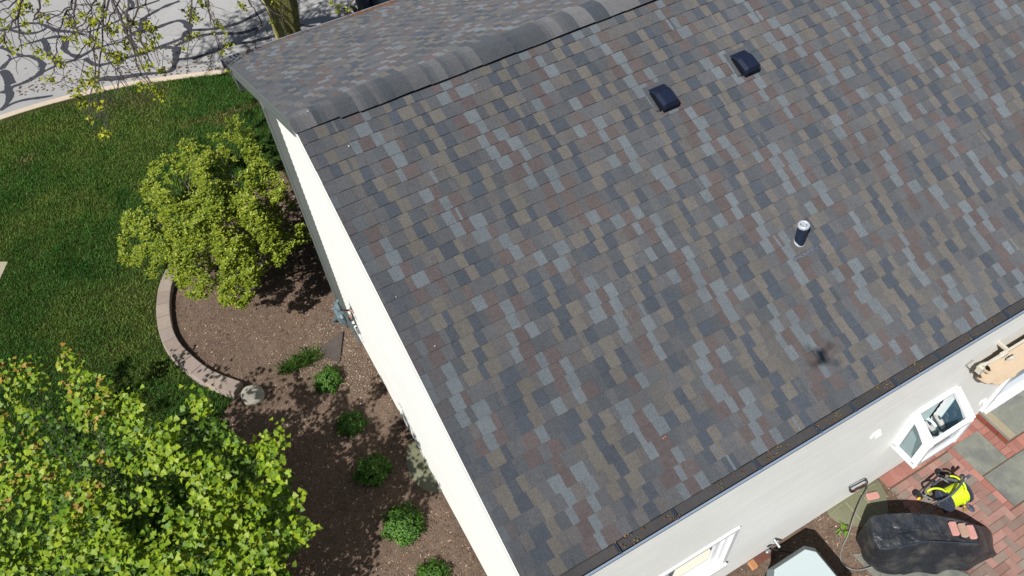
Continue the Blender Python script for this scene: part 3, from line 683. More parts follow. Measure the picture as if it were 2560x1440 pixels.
m=MB();m.quad((X0+.05,YB_-.0,ZT-.04),(X1-.05,YB_-.0,ZT-.04),(X1-.05,YW+.02,ZT-.04),(X0+.05,YW+.02,ZT-.04));obj('head',m,m_white,gwd)
# shoes standing on the shelf
def shoe(x,y,z,rz,lean,label):
    m=MB();secs=[(0,.022,.05),(.03,.036,.075),(.08,.038,.085),(.13,.036,.07),(.18,.042,.05),(.22,.038,.04),(.25,.016,.022)]
    vs=[];n=10
    for (l,w_,h_) in secs:
        for k in range(n):
            a=2*math.pi*k/n;vs.append((l,w_*math.cos(a),h_/2+h_/2*math.sin(a)))
    fs=[(i*n+k,i*n+(k+1)%n,(i+1)*n+(k+1)%n,(i+1)*n+k) for i in range(len(secs)-1) for k in range(n)]+[tuple(range(n))[::-1],tuple((len(secs)-1)*n+k for k in range(n))]
    e=empty('shoe',(x,y,ZB+.025),label,'shoe','shoes inside the garden window')
    M_=Matrix.Rotation(rz,3,'Z')@Matrix.Rotation(lean,3,'Y')
    T=lambda P:[tuple(np.array(M_@Vector(p))*.92+np.array([x,y,z])) for p in P]
    up_=MB();up_.add(T(vs),fs);obj('upper',up_,m_shoe,e,smooth=True)
    s_=MB();v2=[(l,w_*1.08*sg,hh) for (l,w_,h_) in secs for sg in(-1,1) for hh in (-.006,.010)]
    f2=[]
    for i in range(len(secs)-1):
        a=i*4;b=a+4;f2+=[(a,b,b+1,a+1),(a+2,a+3,b+3,b+2),(a+1,b+1,b+3,a+3),(a,a+2,b+2,b)]
    s_.add(T(v2),f2);obj('sole',s_,m_rubberg,e)
    t_=MB();vt=[]
    for (l,w_,h_) in [(.19,.043,.052),(.22,.041,.045),(.25,.020,.027),(.256,.008,.012)]:
        for k in range(n):
            a=2*math.pi*k/n;vt.append((l,w_*math.cos(a),h_/2+h_/2*math.sin(a)))
    t_.add(T(vt),[(i*n+k,i*n+(k+1)%n,(i+1)*n+(k+1)%n,(i+1)*n+k) for i in range(3) for k in range(n)]+[tuple(3*n+k for k in range(n))]);obj('toe_cap',t_,m_rubberg,e,smooth=True)
    o_=MB();vo=[]
    for k in range(10):
        a=2*math.pi*k/10;vo.append((.05+.04*math.cos(a),.026*math.sin(a),.081))
    o_.add(T(vo),[tuple(range(10))]);obj('opening',o_,m_reelg,e)
    l_=MB()
    for q in range(4): l_.tube(T([(.10+q*.018,-.022,.078-q*.007),(.10+q*.018,0,.086-q*.008),(.10+q*.018,.022,.078-q*.007)]),.0016,5)
    obj('laces',l_,m_white,e)
for (hx,hy),(tx,ty),lab in (((2306,1056),(2344,1087),'grey trainer with dark toe in the garden window, nearer its left side pane'),((2335,1038),(2362,1078),'grey trainer with dark toe in the garden window, nearer the dark right side pane')):
    a=G(hx,hy,ZB+.13);b=G(tx,ty,ZB+.05);L_=math.hypot(b[0]-a[0],b[1]-a[1]);shoe(a[0],a[1],a[2],math.atan2(b[1]-a[1],b[0]-a[0]),math.atan2(.09,L_),lab)
# ---- patio door
x0,x1,z0,z1=DR;m=MB()
m.box(x0-.06,x0+.02,YW-.045,YW+.05,z0,z1+.06);m.box(x1-.02,x1+.06,YW-.045,YW+.05,z0,z1+.06);m.box(x0+.02,x1-.02,YW-.045,YW+.05,z1,z1+.06);m.box(x0-.02,x1+.02,YW-.09,YW+.05,z0-.05,z0+.03)
m.box(x0+.02,x0+.09,YW-.02,YW+.03,z0+.03,z1);m.box(x0+.09,x1-.02,YW-.02,YW+.03,z0+.03,z0+.13)
pd=obj('patio_door',m,m_white,house);tag(pd,'white framed patio door beneath the awning')
m=MB();m.quad((x0+.09,YW+.0,z0+.13),(x1,YW+.0,z0+.13),(x1,YW+.0,z1),(x0+.09,YW+.0,z1));obj('pane',m,mat('door_glass',(.22,.32,.42),rough=.06,spec=.8),pd)
# wall fixtures
def fixture(px,py,w_,h_,nm,lab=None):
    P=on(px,py,1,YW-.02);m=MB();m.box(P[0]-w_,P[0]+w_,YW-.028,YW,P[2]-h_,P[2]+h_,bev=.008);m.add([(P[0]-w_*.8,YW-.03,P[2]-h_*.5),(P[0]+w_*.8,YW-.03,P[2]-h_*.5),(P[0]+w_*.8,YW-.055,P[2]+h_*.1),(P[0]-w_*.8,YW-.055,P[2]+h_*.1),(P[0]-w_*.8,YW-.03,P[2]+h_*.8),(P[0]+w_*.8,YW-.03,P[2]+h_*.8)],[(0,1,2,3),(3,2,5,4)])
    return obj(nm,m,m_siding if nm=='wall_vent' else m_white,house)
fixture(2190,1086,.055,.05,'wall_vent');fixture(2458,1004,.05,.04,'outlet_cover')
P=on(1756,1395,1,YW-.02);m=MB();m.box(P[0]+.95,P[0]+.97,YW-.04,YW-.01,P[2],P[2]+.03)
# ---------------------------------------------------------------- awning
aw=empty('awning',(6.2,YW,2.2),'folded beige canvas awning on a cream metal arm above the patio door','awning')
YA=-4.50
pa=on(2455,915,1,YA);pb=on(2530,868,1,YA)
z_=pa[2]-.05
m=MB()
xa=pa[0]
m.box(xa+.02,9.,YA-.012,YA+.015,z_+.0,z_+.03)
m.tube([(xa+.02,YA+.02,z_+.02),(xa+.18,YA-.01,z_+.02),(xa+.33,YA-.01,z_+.03)],[.022,.015,.024],8)
m.box(xa+.30,xa+.38,YA-.03,YA+.02,z_-.01,z_+.05,bev=.008);m.box(xa-.005,xa+.035,YA-.03,YA+.03,z_-.08,z_+.03,bev=.008)
m.tube([(xa+.34,YA-.07,z_-.01),(xa+.46,YA-.075,z_-.01)],.016,8);m.ball((xa+.40,YA-.075,z_-.01),.022,8,6)
obj('arm',m,m_cream,aw)
m=MB();m.box(xa+.42,xa+.45,YW-.13,YW-.0,z_-.02,z_+.015);obj('wall_bracket',m,m_cream,aw)
# canvas: folded pouch hanging from the arm
m=MB();nx=220;ns=20;vs=[]
for i in range(nx+1):
    x=xa+.10+ (9-xa-.1)*(i/nx)**1.25
    u=(x-xa-.1)
    sag=.10+1.05*min(1,max(0,u)/.85)**.72+.03*math.sin(x*9)
    for j in range(ns+1):
        v=j/ns
        fold=.026*math.sin(x*24+v*6.0+4*nz(x,v,0,2.5))+.03*nz(x*3,v*2,1,3)
        yy_=min(YW-.03,YA+.0-.055*math.sin(v*math.pi)*1.2-fold*(.3+v)+ .03*v)
        vs.append((x+.03*math.sin(v*3)*(.6-v),yy_,z_-.0-sag*v))
m.add(vs,[(i*(ns+1)+j,(i+1)*(ns+1)+j,(i+1)*(ns+1)+j+1,i*(ns+1)+j+1) for i in range(nx) for j in range(ns)])
o=obj('canvas',m,m_fab,aw,smooth=True);sd=o.modifiers.new('t','SOLIDIFY');sd.thickness=.004
m=MB();c1=on(2440,940,1,YW-.03);m.tube([(xa+.02,YW-.04,z_+.02),(xa-.06,YW-.035,z_-.03),tuple(on(2437,936,1,YW-.03))],.004,5);obj('cord',m,m_cable,aw)
# ---------------------------------------------------------------- retaining wall
rw=empty('retaining_wall',(float(ARC[4][0]),float(ARC[4][1]),GZ),'curved low wall of pinkish tan concrete blocks edging the mulch bed','retaining wall')
c_,R_=circle_fit(ARC)
a0=math.atan2(*(ARC[0]-c_)[::-1]);a1=math.atan2(*(ARC[-1]-c_)[::-1])
if a1<a0:a1+=2*math.pi
if a1-a0>math.pi: a0,a1=a1,a0+2*math.pi
aS=a0;aE=a1
# densify arc from the traced points (kept irregular, as laid)
def spl(P,n):
    P=[np.array(p) for p in P];out=[]
    for i in range(len(P)-1):
        p0=P[max(i-1,0)];p1=P[i];p2=P[i+1];p3=P[min(i+2,len(P)-1)]
        for t in np.linspace(0,1,n,endpoint=False): out.append(.5*(2*p1+(p2-p0)*t+(2*p0-5*p1+4*p2-p3)*t*t+(-p0+3*p1-3*p2+p3)*t**3))
    out.append(P[-1]);return out
ARCX=[G(440,650)[:2]]+list(ARC)
D=spl(ARCX,12);cum=[0]
for a,b in zip(D[:-1],D[1:]): cum.append(cum[-1]+np.linalg.norm(b-a))
def at(s):
    i=min(max(np.searchsorted(cum,s)-1,0),len(D)-2);t=(s-cum[i])/(cum[i+1]-cum[i]);p=D[i]+(D[i+1]-D[i])*t
    d=D[min(i+2,len(D)-1)]-D[max(i-1,0)];d/=np.linalg.norm(d);return p,d
tot=cum[-1];nbk=13;bl=tot/nbk;DEP=.215;HT=.15
r=random.Random(9)
def inward(d):
    n_=np.array([-d[1],d[0]]);return n_ if n_@(np.array([-.8,3.0])-D[len(D)//2])>0 else -n_
for i in range(nbk):
    s0,s1=i*bl+.003,(i+1)*bl-.003
    p0,d0=at(s0);p1,d1=at(s1);pm,dm=at((s0+s1)/2);n0,n1,nm_=inward(d0),inward(d1),inward(dm)
    j=r.uniform(-.004,.004);z1_=GZ+HT+j
    bv=.007
    o=[p0,pm,p1];n_=[n0,nm_,n1]
    def ring(i0,i1,z,e): return [(*(o[q]+n_[q]*(i0)+([dm,0*dm,-dm][q])*e),z) for q in range(3)]+[(*(o[q]+n_[q]*(i1)+([dm,0*dm,-dm][q])*e),z) for q in (2,1,0)]
    Ls=[ring(.0-.035,DEP-.01,GZ-.05,0),ring(0,DEP,z1_-bv,0),ring(bv,DEP-bv,z1_,bv)]
    m=MB();vs=Ls[0]+Ls[1]+Ls[2];fs=[(12,13,14,15,16,17)]
    for k in (0,6):
        for q in range(6): fs.append((k+q,k+(q+1)%6,k+6+(q+1)%6,k+6+q))
    base=r.choice([(188,172,158),(180,164,154),(194,180,164),(176,160,148)]);col=A(*base,1.9)
    m.add(vs,fs,col);obj('block',m,m_block,rw)
# ---------------------------------------------------------------- boulder, slate, tufts
def rock(name,c,rad,sq,seed,mt,label,cat):
    import bmesh
    bm=bmesh.new();bmesh.ops.create_icosphere(bm,subdivisions=4,radius=1)
    for v in bm.verts:
        d=1+.16*nz(v.co.x,v.co.y,v.co.z+seed,1.1)+.05*nz(v.co.x,v.co.y,v.co.z+seed,3.3)
        q=[v.co.x*d,v.co.y*d,v.co.z*d];q=[math.copysign(abs(t)**.85,t) for t in q]
        v.co=Vector((q[0]*rad*sq[0],q[1]*rad*sq[1],max(q[2],-.6)*rad*sq[2]))
    me=bpy.data.meshes.new(name);bm.to_mesh(me);bm.free();me.polygons.foreach_set('use_smooth',[True]*len(me.polygons));me.materials.append(mt)
    o=bpy.data.objects.new(name,me);C.objects.link(o);o.location=c;return tag(o,label,cat)
p=G(632,988,GZ+.08);o=rock('boulder',(p[0],p[1],GZ+.08),.165,(1.02,.88,.85),4,m_rock,'rounded grey field stone at the end of the curved block wall','boulder');o.rotation_euler.z=-.5
m=MB();P=[G(858,828,GZ+.06),G(849,905,GZ+.06),G(812,890,GZ+.055),G(800,870,GZ+.055),G(828,848,GZ+.06)]
m.prism([(q[0],q[1]) for q in P],GZ+.02,GZ+.068);o=recenter(obj('slate_slab',m,m_slate));tag(o,'dark triangular slate slab half buried below the gas meter','slab')
def tuft(c,n,h,sp_,label,name='grass_tuft',grp=None,col=((70,110,36),(48,86,28),(110,130,60))):
    P=np.c_[rng.normal(0,sp_,n),rng.normal(0,sp_*.6,n)];a=rng.uniform(0,2*np.pi,n);L=h*rng.uniform(.5,1.2,n)
    out=P*2.5+rng.normal(0,.35,(n,2));base=np.c_[P,np.zeros(n)];wv=np.c_[np.cos(a),np.sin(a),np.zeros(n)]*.0035
    lean=out*L[:,None]*.9;mid=base+np.c_[lean*.5,L*.6];tip=base+np.c_[lean*1.3,L*.75]
    V=np.stack([base-wv,base+wv,mid+wv,tip,mid-wv],1).reshape(-1,3)
    cc=np.array([A(*k,1.3) for k in col])[rng.integers(0,3,n)]*rng.uniform(.7,1.3,(n,1))
    o=mk(name,V,np.arange(5*n).reshape(-1,5),m_grass,cols=cc);o.location=c;return tag(o,label,'grass',grp)
p=G(765,905);tuft((p[0],p[1],GZ+.03),900,.14,.10,'low green grass tuft between the slate slab and the boulder')
p=G(728,925);tuft((p[0],p[1],GZ+.03),500,.16,.06,'smaller shaded grass tuft just left of the larger one')
# ---------------------------------------------------------------- leaves machinery
def leafmesh(shape,pos,nrm,tip,size,cols,fold=.18):
    """shape: list of (u along tip, v across) fan around centre, arrays of leaves"""
    n=len(pos);nrm=nrm/np.linalg.norm(nrm,axis=1,keepdims=True);tip=tip-nrm*(tip*nrm).sum(1,keepdims=True);tip/=np.linalg.norm(tip,axis=1,keepdims=True)+1e-9
    side=np.cross(nrm,tip);K=len(shape);V=np.empty((n,K,3))
    for k,(u,v) in enumerate(shape):
        V[:,k]=pos+tip*(size*u)[:,None]+side*(size*v)[:,None]+nrm*(size*(abs(v)*fold-.10*u*u))[:,None]
    return V.reshape(-1,3)
MAPLE=[(0,0),(.18,.34),(.10,.62),(.38,.40),(.50,.52),(.58,.30),(.72,.26),(1.0,0)]
MAPLE_L=MAPLE+[(u,-v) for u,v in MAPLE[1:-1][::-1]]
def maple_mesh(name,pos,nrm,tip,size,cols,mt,parent=None):
    V=leafmesh(MAPLE_L,pos,nrm,tip,size,cols);K=len(MAPLE_L);n=len(pos);h=len(MAPLE)
    b=np.arange(n)[:,None]*K
    # two ngon halves folded along the midrib -> triangulated fans as quads
    half1=[0,1,2,3];half1b=[0,3,4,5];half1c=[0,5,6,7];half2c=[0,7,8,9];half2b=[0,9,10,11];half2=[0,11,12,13]
    Fc=np.concatenate([b+np.array(q) for q in (half1,half1b,half1c,half2c,half2b,half2)],1).reshape(-1,4)
    return mk(name,V,Fc,mt,parent,cols=np.repeat(cols,6,0))
OV=[(0,0),(.35,.16),(.7,.24),(1.0,0),(.7,-.24),(.35,-.16)]
def oval_mesh(name,pos,nrm,tip,size,cols,mt,parent=None,shape=OV):
    V=leafmesh(shape,pos,nrm,tip,size,cols,.35);n=len(pos);b=np.arange(n)[:,None]*6
    Fc=np.concatenate([b+np.array([0,1,2,3]),b+np.array([0,3,4,5])],1).reshape(-1,4)
    return mk(name,V,Fc,mt,parent,cols=np.repeat(cols,2,0))
def rvec(n): 
    v=rng.normal(size=(n,3));return v/np.linalg.norm(v,axis=1,keepdims=True)
def pick(cols,n,p=None): return np.array(cols)[rng.choice(len(cols),n,p=p)]*rng.uniform(.8,1.2,(n,1))
# ---------------------------------------------------------------- maple (bottom left)
shoots=[[(50,200),(60,290),(80,380),(130,440)],[(240,230),(270,280),(200,290)],[(450,160),(480,220),(520,250)],[(410,285),(450,340),(490,370)],[(640,300),(660,400),(700,470),(740,300)],[(800,385),(760,420)],[(880,470),(840,550),(810,620)],[(1060,560),(970,590),(900,625),(850,680),(760,700)],[(980,650),(1010,710),(930,720)],[(800,780)],[(1060,750),(1150,760),(1200,840),(1240,870)],[(1250,440),(1262,470)],[(60,540),(70,600),(60,680)],[(180,590),(200,660),(150,740),(180,800),(220,800)],[(300,850)],[(180,900),(200,980),(280,1040)],[(540,880),(600,920),(460,910)],[(570,1030),(480,1060),(420,1110),(340,1160),(400,1170)],[(190,1230),(150,1290),(230,1310)],[(450,1250),(440,1340),(530,1370)],[(60,1340),(30,1400),(140,1400)],[(880,1010),(990,950)],[(1080,1130),(1060,1160)],[(860,1190)],[(660,1140),(620,1200),(700,1210)],[(1340,810),(1290,900),(1230,980),(1200,1060),(1290,1090)],[(1390,950),(1520,935),(1570,930)],[(1400,1130),(1330,1050)],[(1720,630),(1690,700),(1620,765)],[(1500,1220),(1440,1190)],[(1250,1250),(1350,1290),(1450,1380),(1290,1380)],[(780,1280),(830,1350),(790,1400)],[(1000,1350),(980,1410)],[(1810,985)],[(1750,860),(1700,900)],[(1890,1220),(1800,1220),(1650,1210)],[(1100,1420),(1170,1390)],[(1600,1290),(1700,1400)],[(1450,680)],[(1540,660)],[(0,250)],[(0,440)],[(20,760)],[(20,1000)],[(1230,1190),(1180,1260)],[(240,1380)],[(620,1310),(700,1290)],[(900,1290)],[(1560,1080)],[(110,1080)],[(740,1060)],[(640,760)],[(360,760)],[(1350,1180)],[(1560,1400)],[(600,540),(540,480)],[(1380,900),(1340,960)]]
TCX,TCY=-3.45,-1.0
def mtop(x,y):   # crown surface height
    q=((x-TCX)/2.35)**2+((y-TCY)/2.05)**2
    return GZ+1.05+1.9*max(.0,1-q*.78)**.36 if q<1.2 else GZ+1.45
def mzpix(px,py):
    z=1.6
    for _ in range(14):
        p=G(px,py,z);z=.5*z+.5*mtop(p[0],p[1])
    return G(px,py,z)
pos=[];nr=[];tp_=[];sz=[];cl_=[];twigs=[]
YG=[A(154,178,40,1.6),A(140,170,38,1.6),A(122,156,36,1.6),A(166,184,52,1.6),A(102,140,36,1.6)];RD=[A(176,140,62,1.5),A(168,150,56,1.5)]
base_c=np.array([TCX,TCY,GZ+.9])
for L in shoots:
    Lp=[(x/2.441,850+y/2.441) for x,y in L]
    pts3=[mzpix(*q) for q in Lp]
    if len(pts3)>1: pts3=[pts3[0]]+[p for a,b in zip(pts3[:-1],pts3[1:]) for p in ((a+b)/2,b)]
    zt=rng.uniform(.0,.35)
    for i,p in enumerate(pts3):
        p=p+np.array([0,0,zt-.05*i]);n=rng.integers(19,27)
        out=(p-base_c)*np.array([1,1,.4]);out/=np.linalg.norm(out)
        off_=rng.normal(0,1,(n,3))*np.array([.066,.066,.065]);pos.append(p+off_)
        nn=rvec(n)*.55+np.array([-.25,-.2,.9])+off_*2.5;nr.append(nn)
        tt=rvec(n)*.6+np.array([.1,-.55,-.75])+out*.5;tp_.append(tt);sz.append(rng.uniform(.036,.074,n))
        c=pick(YG,n,[.26,.26,.2,.16,.12])
        if (L[0][0]<700 and L[0][1]<1100) and i<2: 
            k=rng.random(n)<.30;c[k]=pick(RD,k.sum())
        cl_.append(c);twigs.append((p,out))
# shaded leaves along the branches below each shoot, and a low skirt
rb=[]
P=[]
for p,out in twigs:
    b=base_c+np.array([rng.uniform(-.1,.1),rng.uniform(-.1,.1),rng.uniform(-.5,.4)]);mid=b+(p-b)*.55+np.array([0,0,-.12]);rb.append((b,mid,p,out))
    k=42;t=rng.uniform(.10,.88,k)[:,None];q=b*(1-t)**2+2*mid*t*(1-t)+p*t*t
    P.append(q+rng.normal(0,1,(k,3))*np.array([.13,.13,.12])+np.array([0,0,-.40]))
    k=26;drop=rng.uniform(.45,1.3,k);P.append(p+np.c_[rng.normal(0,.10,(k,2)),-drop]+np.c_[-drop*.0,drop*0,drop*0])
n=16000;u=rvec(n);rr=rng.uniform(.1,1,n)**.5
Q=base_c+u*np.array([2.5,2.1,1.0])*rr[:,None]+np.array([.1,.05,-.25]);P.append(Q[(Q[:,2]>GZ+.3)&(Q[:,2]<GZ+1.0)])
n=9000;Q=np.c_[rng.uniform(-2.7,-.9,n),rng.uniform(-3.0,.6,n),rng.uniform(GZ+.5,GZ+1.75,n)];P.append(Q)
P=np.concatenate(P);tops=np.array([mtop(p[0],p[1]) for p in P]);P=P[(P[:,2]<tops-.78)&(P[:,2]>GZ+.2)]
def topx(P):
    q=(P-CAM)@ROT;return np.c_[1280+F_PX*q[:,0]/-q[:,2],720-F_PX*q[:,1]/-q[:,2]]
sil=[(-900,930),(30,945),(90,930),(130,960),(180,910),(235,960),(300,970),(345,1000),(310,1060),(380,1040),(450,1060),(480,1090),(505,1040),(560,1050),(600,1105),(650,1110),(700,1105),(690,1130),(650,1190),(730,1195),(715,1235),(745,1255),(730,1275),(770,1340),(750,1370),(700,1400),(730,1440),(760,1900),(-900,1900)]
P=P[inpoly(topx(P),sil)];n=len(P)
pos.append(P);nr.append(rvec(n)*.7+np.array([-.2,-.15,.8]));tp_.append(rvec(n)*.7+np.array([0,-.4,-.5]));sz.append(rng.uniform(.042,.075,n));cl_.append(pick([A(92,130,34,1.9),A(78,114,32,1.9),A(108,144,38,1.9)],n))  # inner leaves coloured darker green, painting shade into the crown gaps
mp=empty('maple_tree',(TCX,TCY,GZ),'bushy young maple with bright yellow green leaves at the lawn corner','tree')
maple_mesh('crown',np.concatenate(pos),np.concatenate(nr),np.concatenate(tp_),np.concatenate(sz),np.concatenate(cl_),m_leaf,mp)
m=MB();m.tube([(TCX,TCY,GZ-.05),(TCX+.03,TCY,GZ+.5),(TCX-.02,TCY+.05,GZ+1.0),(TCX,TCY,GZ+1.7)],[.10,.08,.07,.03],10)
obj('trunk',m,m_bark,mp,smooth=True)
m=MB()
for b,mid,p,out in rb[::5]:
    m.tube([b,b*.25+mid*.5+p*.25+np.array([0,0,-.03]),p*.8+mid*.2+np.array([0,0,-.03]),p,p+out*.06],[.008,.006,.004,.003,.002],5)
obj('branches',m,m_twig,mp)
# ---------------------------------------------------------------- magnolia (beside the gable)
MG=empty('magnolia_shrub',(-1.15,3.35,GZ),'rounded multi stemmed magnolia with small olive yellow leaves beside the gable wall','shrub')
mc=np.array([-1.15,3.75,GZ+.95]);cp_=[];
tries=0
mask=[(600,318),(650,335),(700,360),(712,400),(708,440),(735,520),(770,560),(775,590),(735,620),(700,650),(660,690),(640,740),(610,770),(560,765),(520,735),(470,745),(455,720),(440,700),(380,690),(340,675),(305,655),(300,600),(285,580),(300,560),(350,545),(375,500),(340,470),(338,440),(370,425),(420,400),(470,355),(520,335)]
def mgz(px,py):
    z=.8
    for _ in range(12):
        p=G(px,py,z);q=((p[0]-mc[0])/1.35)**2+((p[1]-mc[1])/1.75)**2;z=.5*z+.5*(GZ+.75+1.30*math.sqrt(max(.0,1-q*.9)))
    return G(px,py,z)
cand=np.c_[rng.uniform(283,775,6500),rng.uniform(316,772,6500)];cand=cand[inpoly(cand,mask)]
pts=[]
for q in cand:
    d=nz(q[0],q[1],0,.016)+.5*nz(q[0],q[1],7,.04)
    if d<-.21: continue
    pts.append(mgz(*q)+np.array([0,0,d*.42+rng.uniform(-.05,.06)]))
pts=np.array(pts)[:2600];
lowp=np.array([mc+v*np.array([1.15,1.5,1.0])*rng.uniform(.3,.92) for v in rvec(900)])+np.array([0,0,-.05]);lowp=lowp[lowp[:,2]>GZ+.35]
lowp=np.array([p for p in lowp if p[2]<GZ+.75+1.3*math.sqrt(max(0,1-.9*(((p[0]-mc[0])/1.35)**2+((p[1]-mc[1])/1.75)**2)))-.25])
lp=lowp[(lowp[:,0]<XW-.06)&inpoly(topx(lowp),mask)];pts=pts[pts[:,0]<XW-.05]
Pc=np.concatenate([pts,lp]);isl=np.r_[np.zeros(len(pts)),np.ones(len(lp))]
pos=[];nr=[];tp_=[];sz=[];cl_=[]
for p,lw in zip(Pc,isl):
    n=rng.integers(9,15);a=rng.uniform(0,6.28)+np.arange(n)*2.4;el=rng.uniform(.1,1.1,n)
    ax=np.array([(p-mc)[0]*.25,(p-mc)[1]*.25,1.]);ax/=np.linalg.norm(ax)
    t=np.c_[np.cos(a)*np.cos(el),np.sin(a)*np.cos(el),np.sin(el)]+ax*.3
    nn=np.c_[-np.cos(a)*np.sin(el),-np.sin(a)*np.sin(el),np.cos(el)+.3]
    pos.append(p+rng.normal(0,.015,(n,3)));tp_.append(t);nr.append(nn);sz.append(rng.uniform(.036,.064,n))
    cl_.append(pick([A(150,162,50,1.3),A(134,150,44,1.3),A(120,140,40,1.25),A(172,176,70,1.25),A(96,120,38,1.25)],n,[.25,.27,.22,.1,.16]))
oval_mesh('crown',np.concatenate(pos),np.concatenate(nr),np.concatenate(tp_),np.concatenate(sz),np.concatenate(cl_),m_leaf2,MG)
m=MB();r=random.Random(2)
for i in range(7):
    a=i*.9;e=Vector((mc[0]+.9*math.cos(a),mc[1]+1.2*math.sin(a),GZ+1.2+.3*r.random()));b=Vector((-1.15+.08*math.cos(a),3.35+.08*math.sin(a),GZ-.02));md=b.lerp(e,.45)+Vector((0,0,.12))
    m.tube([b,md,e],[.034,.024,.010],7)
    for j in range(9):
        t=r.uniform(.35,1);p=md.lerp(e,(t-.35)/.65);q=p+Vector((r.gauss(0,.3),r.gauss(0,.3),r.uniform(.05,.4)));m.tube([p,(p+q)/2+Vector((0,0,.04)),q],[.010,.006,.003],5)
obj('trunk',m,mat('magnolia_bark',A(120,112,104),rough=.9,n=[(30,.2,None)]),MG)
p=mgz(376,563);m=MB();m.ball(p+np.array([0,0,.05]),.02,8,6,sq=(1,1,.6));m.ball(p+np.array([.02,-.04,.04]),.014,8,6);obj('blossom',m,m_white,MG)
# ---------------------------------------------------------------- boxwood shrubs
def boxwood():
    e=empty('boxwood_shrub',(0,0,0),'x','shrub','small boxwoods planted in a row along the gable wall')
    n=4600;u=rvec(n);u[:,2]=np.abs(u[:,2])*1.0-.1;rr=rng.uniform(.45,1,n)**.35
    lump=np.array([1+.42*nz(a,b,c,2.0)+.22*nz(a,b,c,5) for a,b,c in u]);kk=np.array([nz(a,b,c+9,3.4)>-.30 for a,b,c in u]);u=u[kk];rr=rr[kk];lump=lump[kk];n=len(u);shoot=rng.random(n)<.05;rr=np.where(shoot,rr*rng.uniform(1.1,1.35,n),rr)
    P=u*np.array([.235,.235,.27])*(rr*lump)[:,None]+np.array([0,0,.07])
    nn=u+rvec(n)*.6+np.array([0,0,.4]);tt=u*.8+rvec(n)*.7
    c=pick([A(92,140,46,1.7),A(74,120,38,1.7),A(112,156,56,1.6),A(52,92,32,1.7)],n)
    oval_mesh('foliage',P,nn,tt,rng.uniform(.020,.036,n),c,m_leaf2,e,shape=[(0,0),(.35,.26),(.7,.28),(1.0,0),(.7,-.28),(.35,-.26)])
    m=MB();r=random.Random(8)
    for i in range(9):
        a=i*.7;m.tube([(0,0,-.03),(.08*math.cos(a),.08*math.sin(a),.12),(.15*math.cos(a),.15*math.sin(a),.24)],[.010,.007,.003],5)
    obj('stem',m,m_bark,e);return e
bx=boxwood()
spec=[((820,948),.86,.3,'partly shaded boxwood nearest the grass tufts and slate slab'),((876,1056),.80,1.5,'deeply shaded boxwood second from the gas meter end of the row'),((932,1176),.92,2.9,'mid green boxwood left of the olive window well cover'),((1008,1312),1.04,4.1,'sunlit bright green boxwood, the fully lit one in the row'),((1078,1446),.9,5.2,'boxwood cut by the bottom edge of the photo, last in the row')]
for i,((px,py),s_,rz,lab) in enumerate(spec):
    if i==0: o=bx
    else:
        o=bx.copy();C.objects.link(o)
        for ch in list(bx.children): c=ch.copy();C.objects.link(c);c.parent=o
    p=G(px,py,GZ+.12);o.location=(p[0],p[1],GZ+.02);o.scale=(s_*(1,.92,1.1,1.02,.95)[i],s_*(.95,1.08,.95,1.06,1.1)[i],s_*(1,.85,1.1,1,.9)[i]);o.rotation_euler.z=rz;o['label']=lab
# ---------------------------------------------------------------- street tree with drooping twigs
ST=empty('street_tree',(1.72,8.5,GZ),'old mossy barked maple at the kerb with drooping budding twigs over the road','tree')
A0=on(722,88,1,8.5);A1=on(704,8,1,8.5)
def tl(z): t=(z-A0[2])/(A1[2]-A0[2]);return A0[0]+(A1[0]-A0[0])*t
m=MB();zs_=[-.6,-.35,0,.4,.7,1.0,1.3,1.7,2.3,3.0];rs_=[.42,.33,.285,.262,.262,.285,.315,.33,.31,.28]
n=28;vs=[]
for z,rr in zip(zs_,rs_):
    for k in range(n):
        a=2*math.pi*k/n;q=rr*(1+.06*nz(math.cos(a)*3,math.sin(a)*3,z*.7,1.2)+.035*math.sin(a*9+nz(z,a)*3))
        vs.append((tl(min(z,1.4))+q*math.cos(a)-(.12*max(0,z-1.4)),8.5+q*math.sin(a),z))
m.add(vs,[(i*n+k,i*n+(k+1)%n,(i+1)*n+(k+1)%n,(i+1)*n+k) for i in range(len(zs_)-1) for k in range(n)])
tk=(tl(1.4)-.19,8.5,3.0)
limbs=[[(tk[0],8.5,2.6),(.6,8.0,4.2),(-.8,7.2,5.3),(-2.2,6.2,5.6),(-3.6,5.4,5.2)],[(tk[0],8.5,2.6),(.7,8.9,4.4),(-.6,9.6,6.0),(-2.4,10.2,6.8)],[(tk[0],8.5,2.8),(.9,7.4,4.6),(.2,6.2,5.6),(-.7,5.2,5.9),(-1.6,4.6,5.5)],[(tk[0],8.5,2.8),(-.4,8.9,4.2),(-2.4,8.9,5.2),(-4.6,8.4,5.9)],[(tk[0],8.5,2.8),(-.2,8.2,4.6),(-2.0,7.8,5.6),(-4.4,7.2,6.2)],[(tk[0],8.5,2.8),(2.2,9.2,5),(3.2,10,7)],[(tk[0],8.5,2.8),(1.5,9.6,5.2),(.6,11,7.2)]]
for L in limbs: m.tube(L,list(np.linspace(.17,.05,len(L))),10)
obj('trunk',m,m_bark,ST,smooth=True)
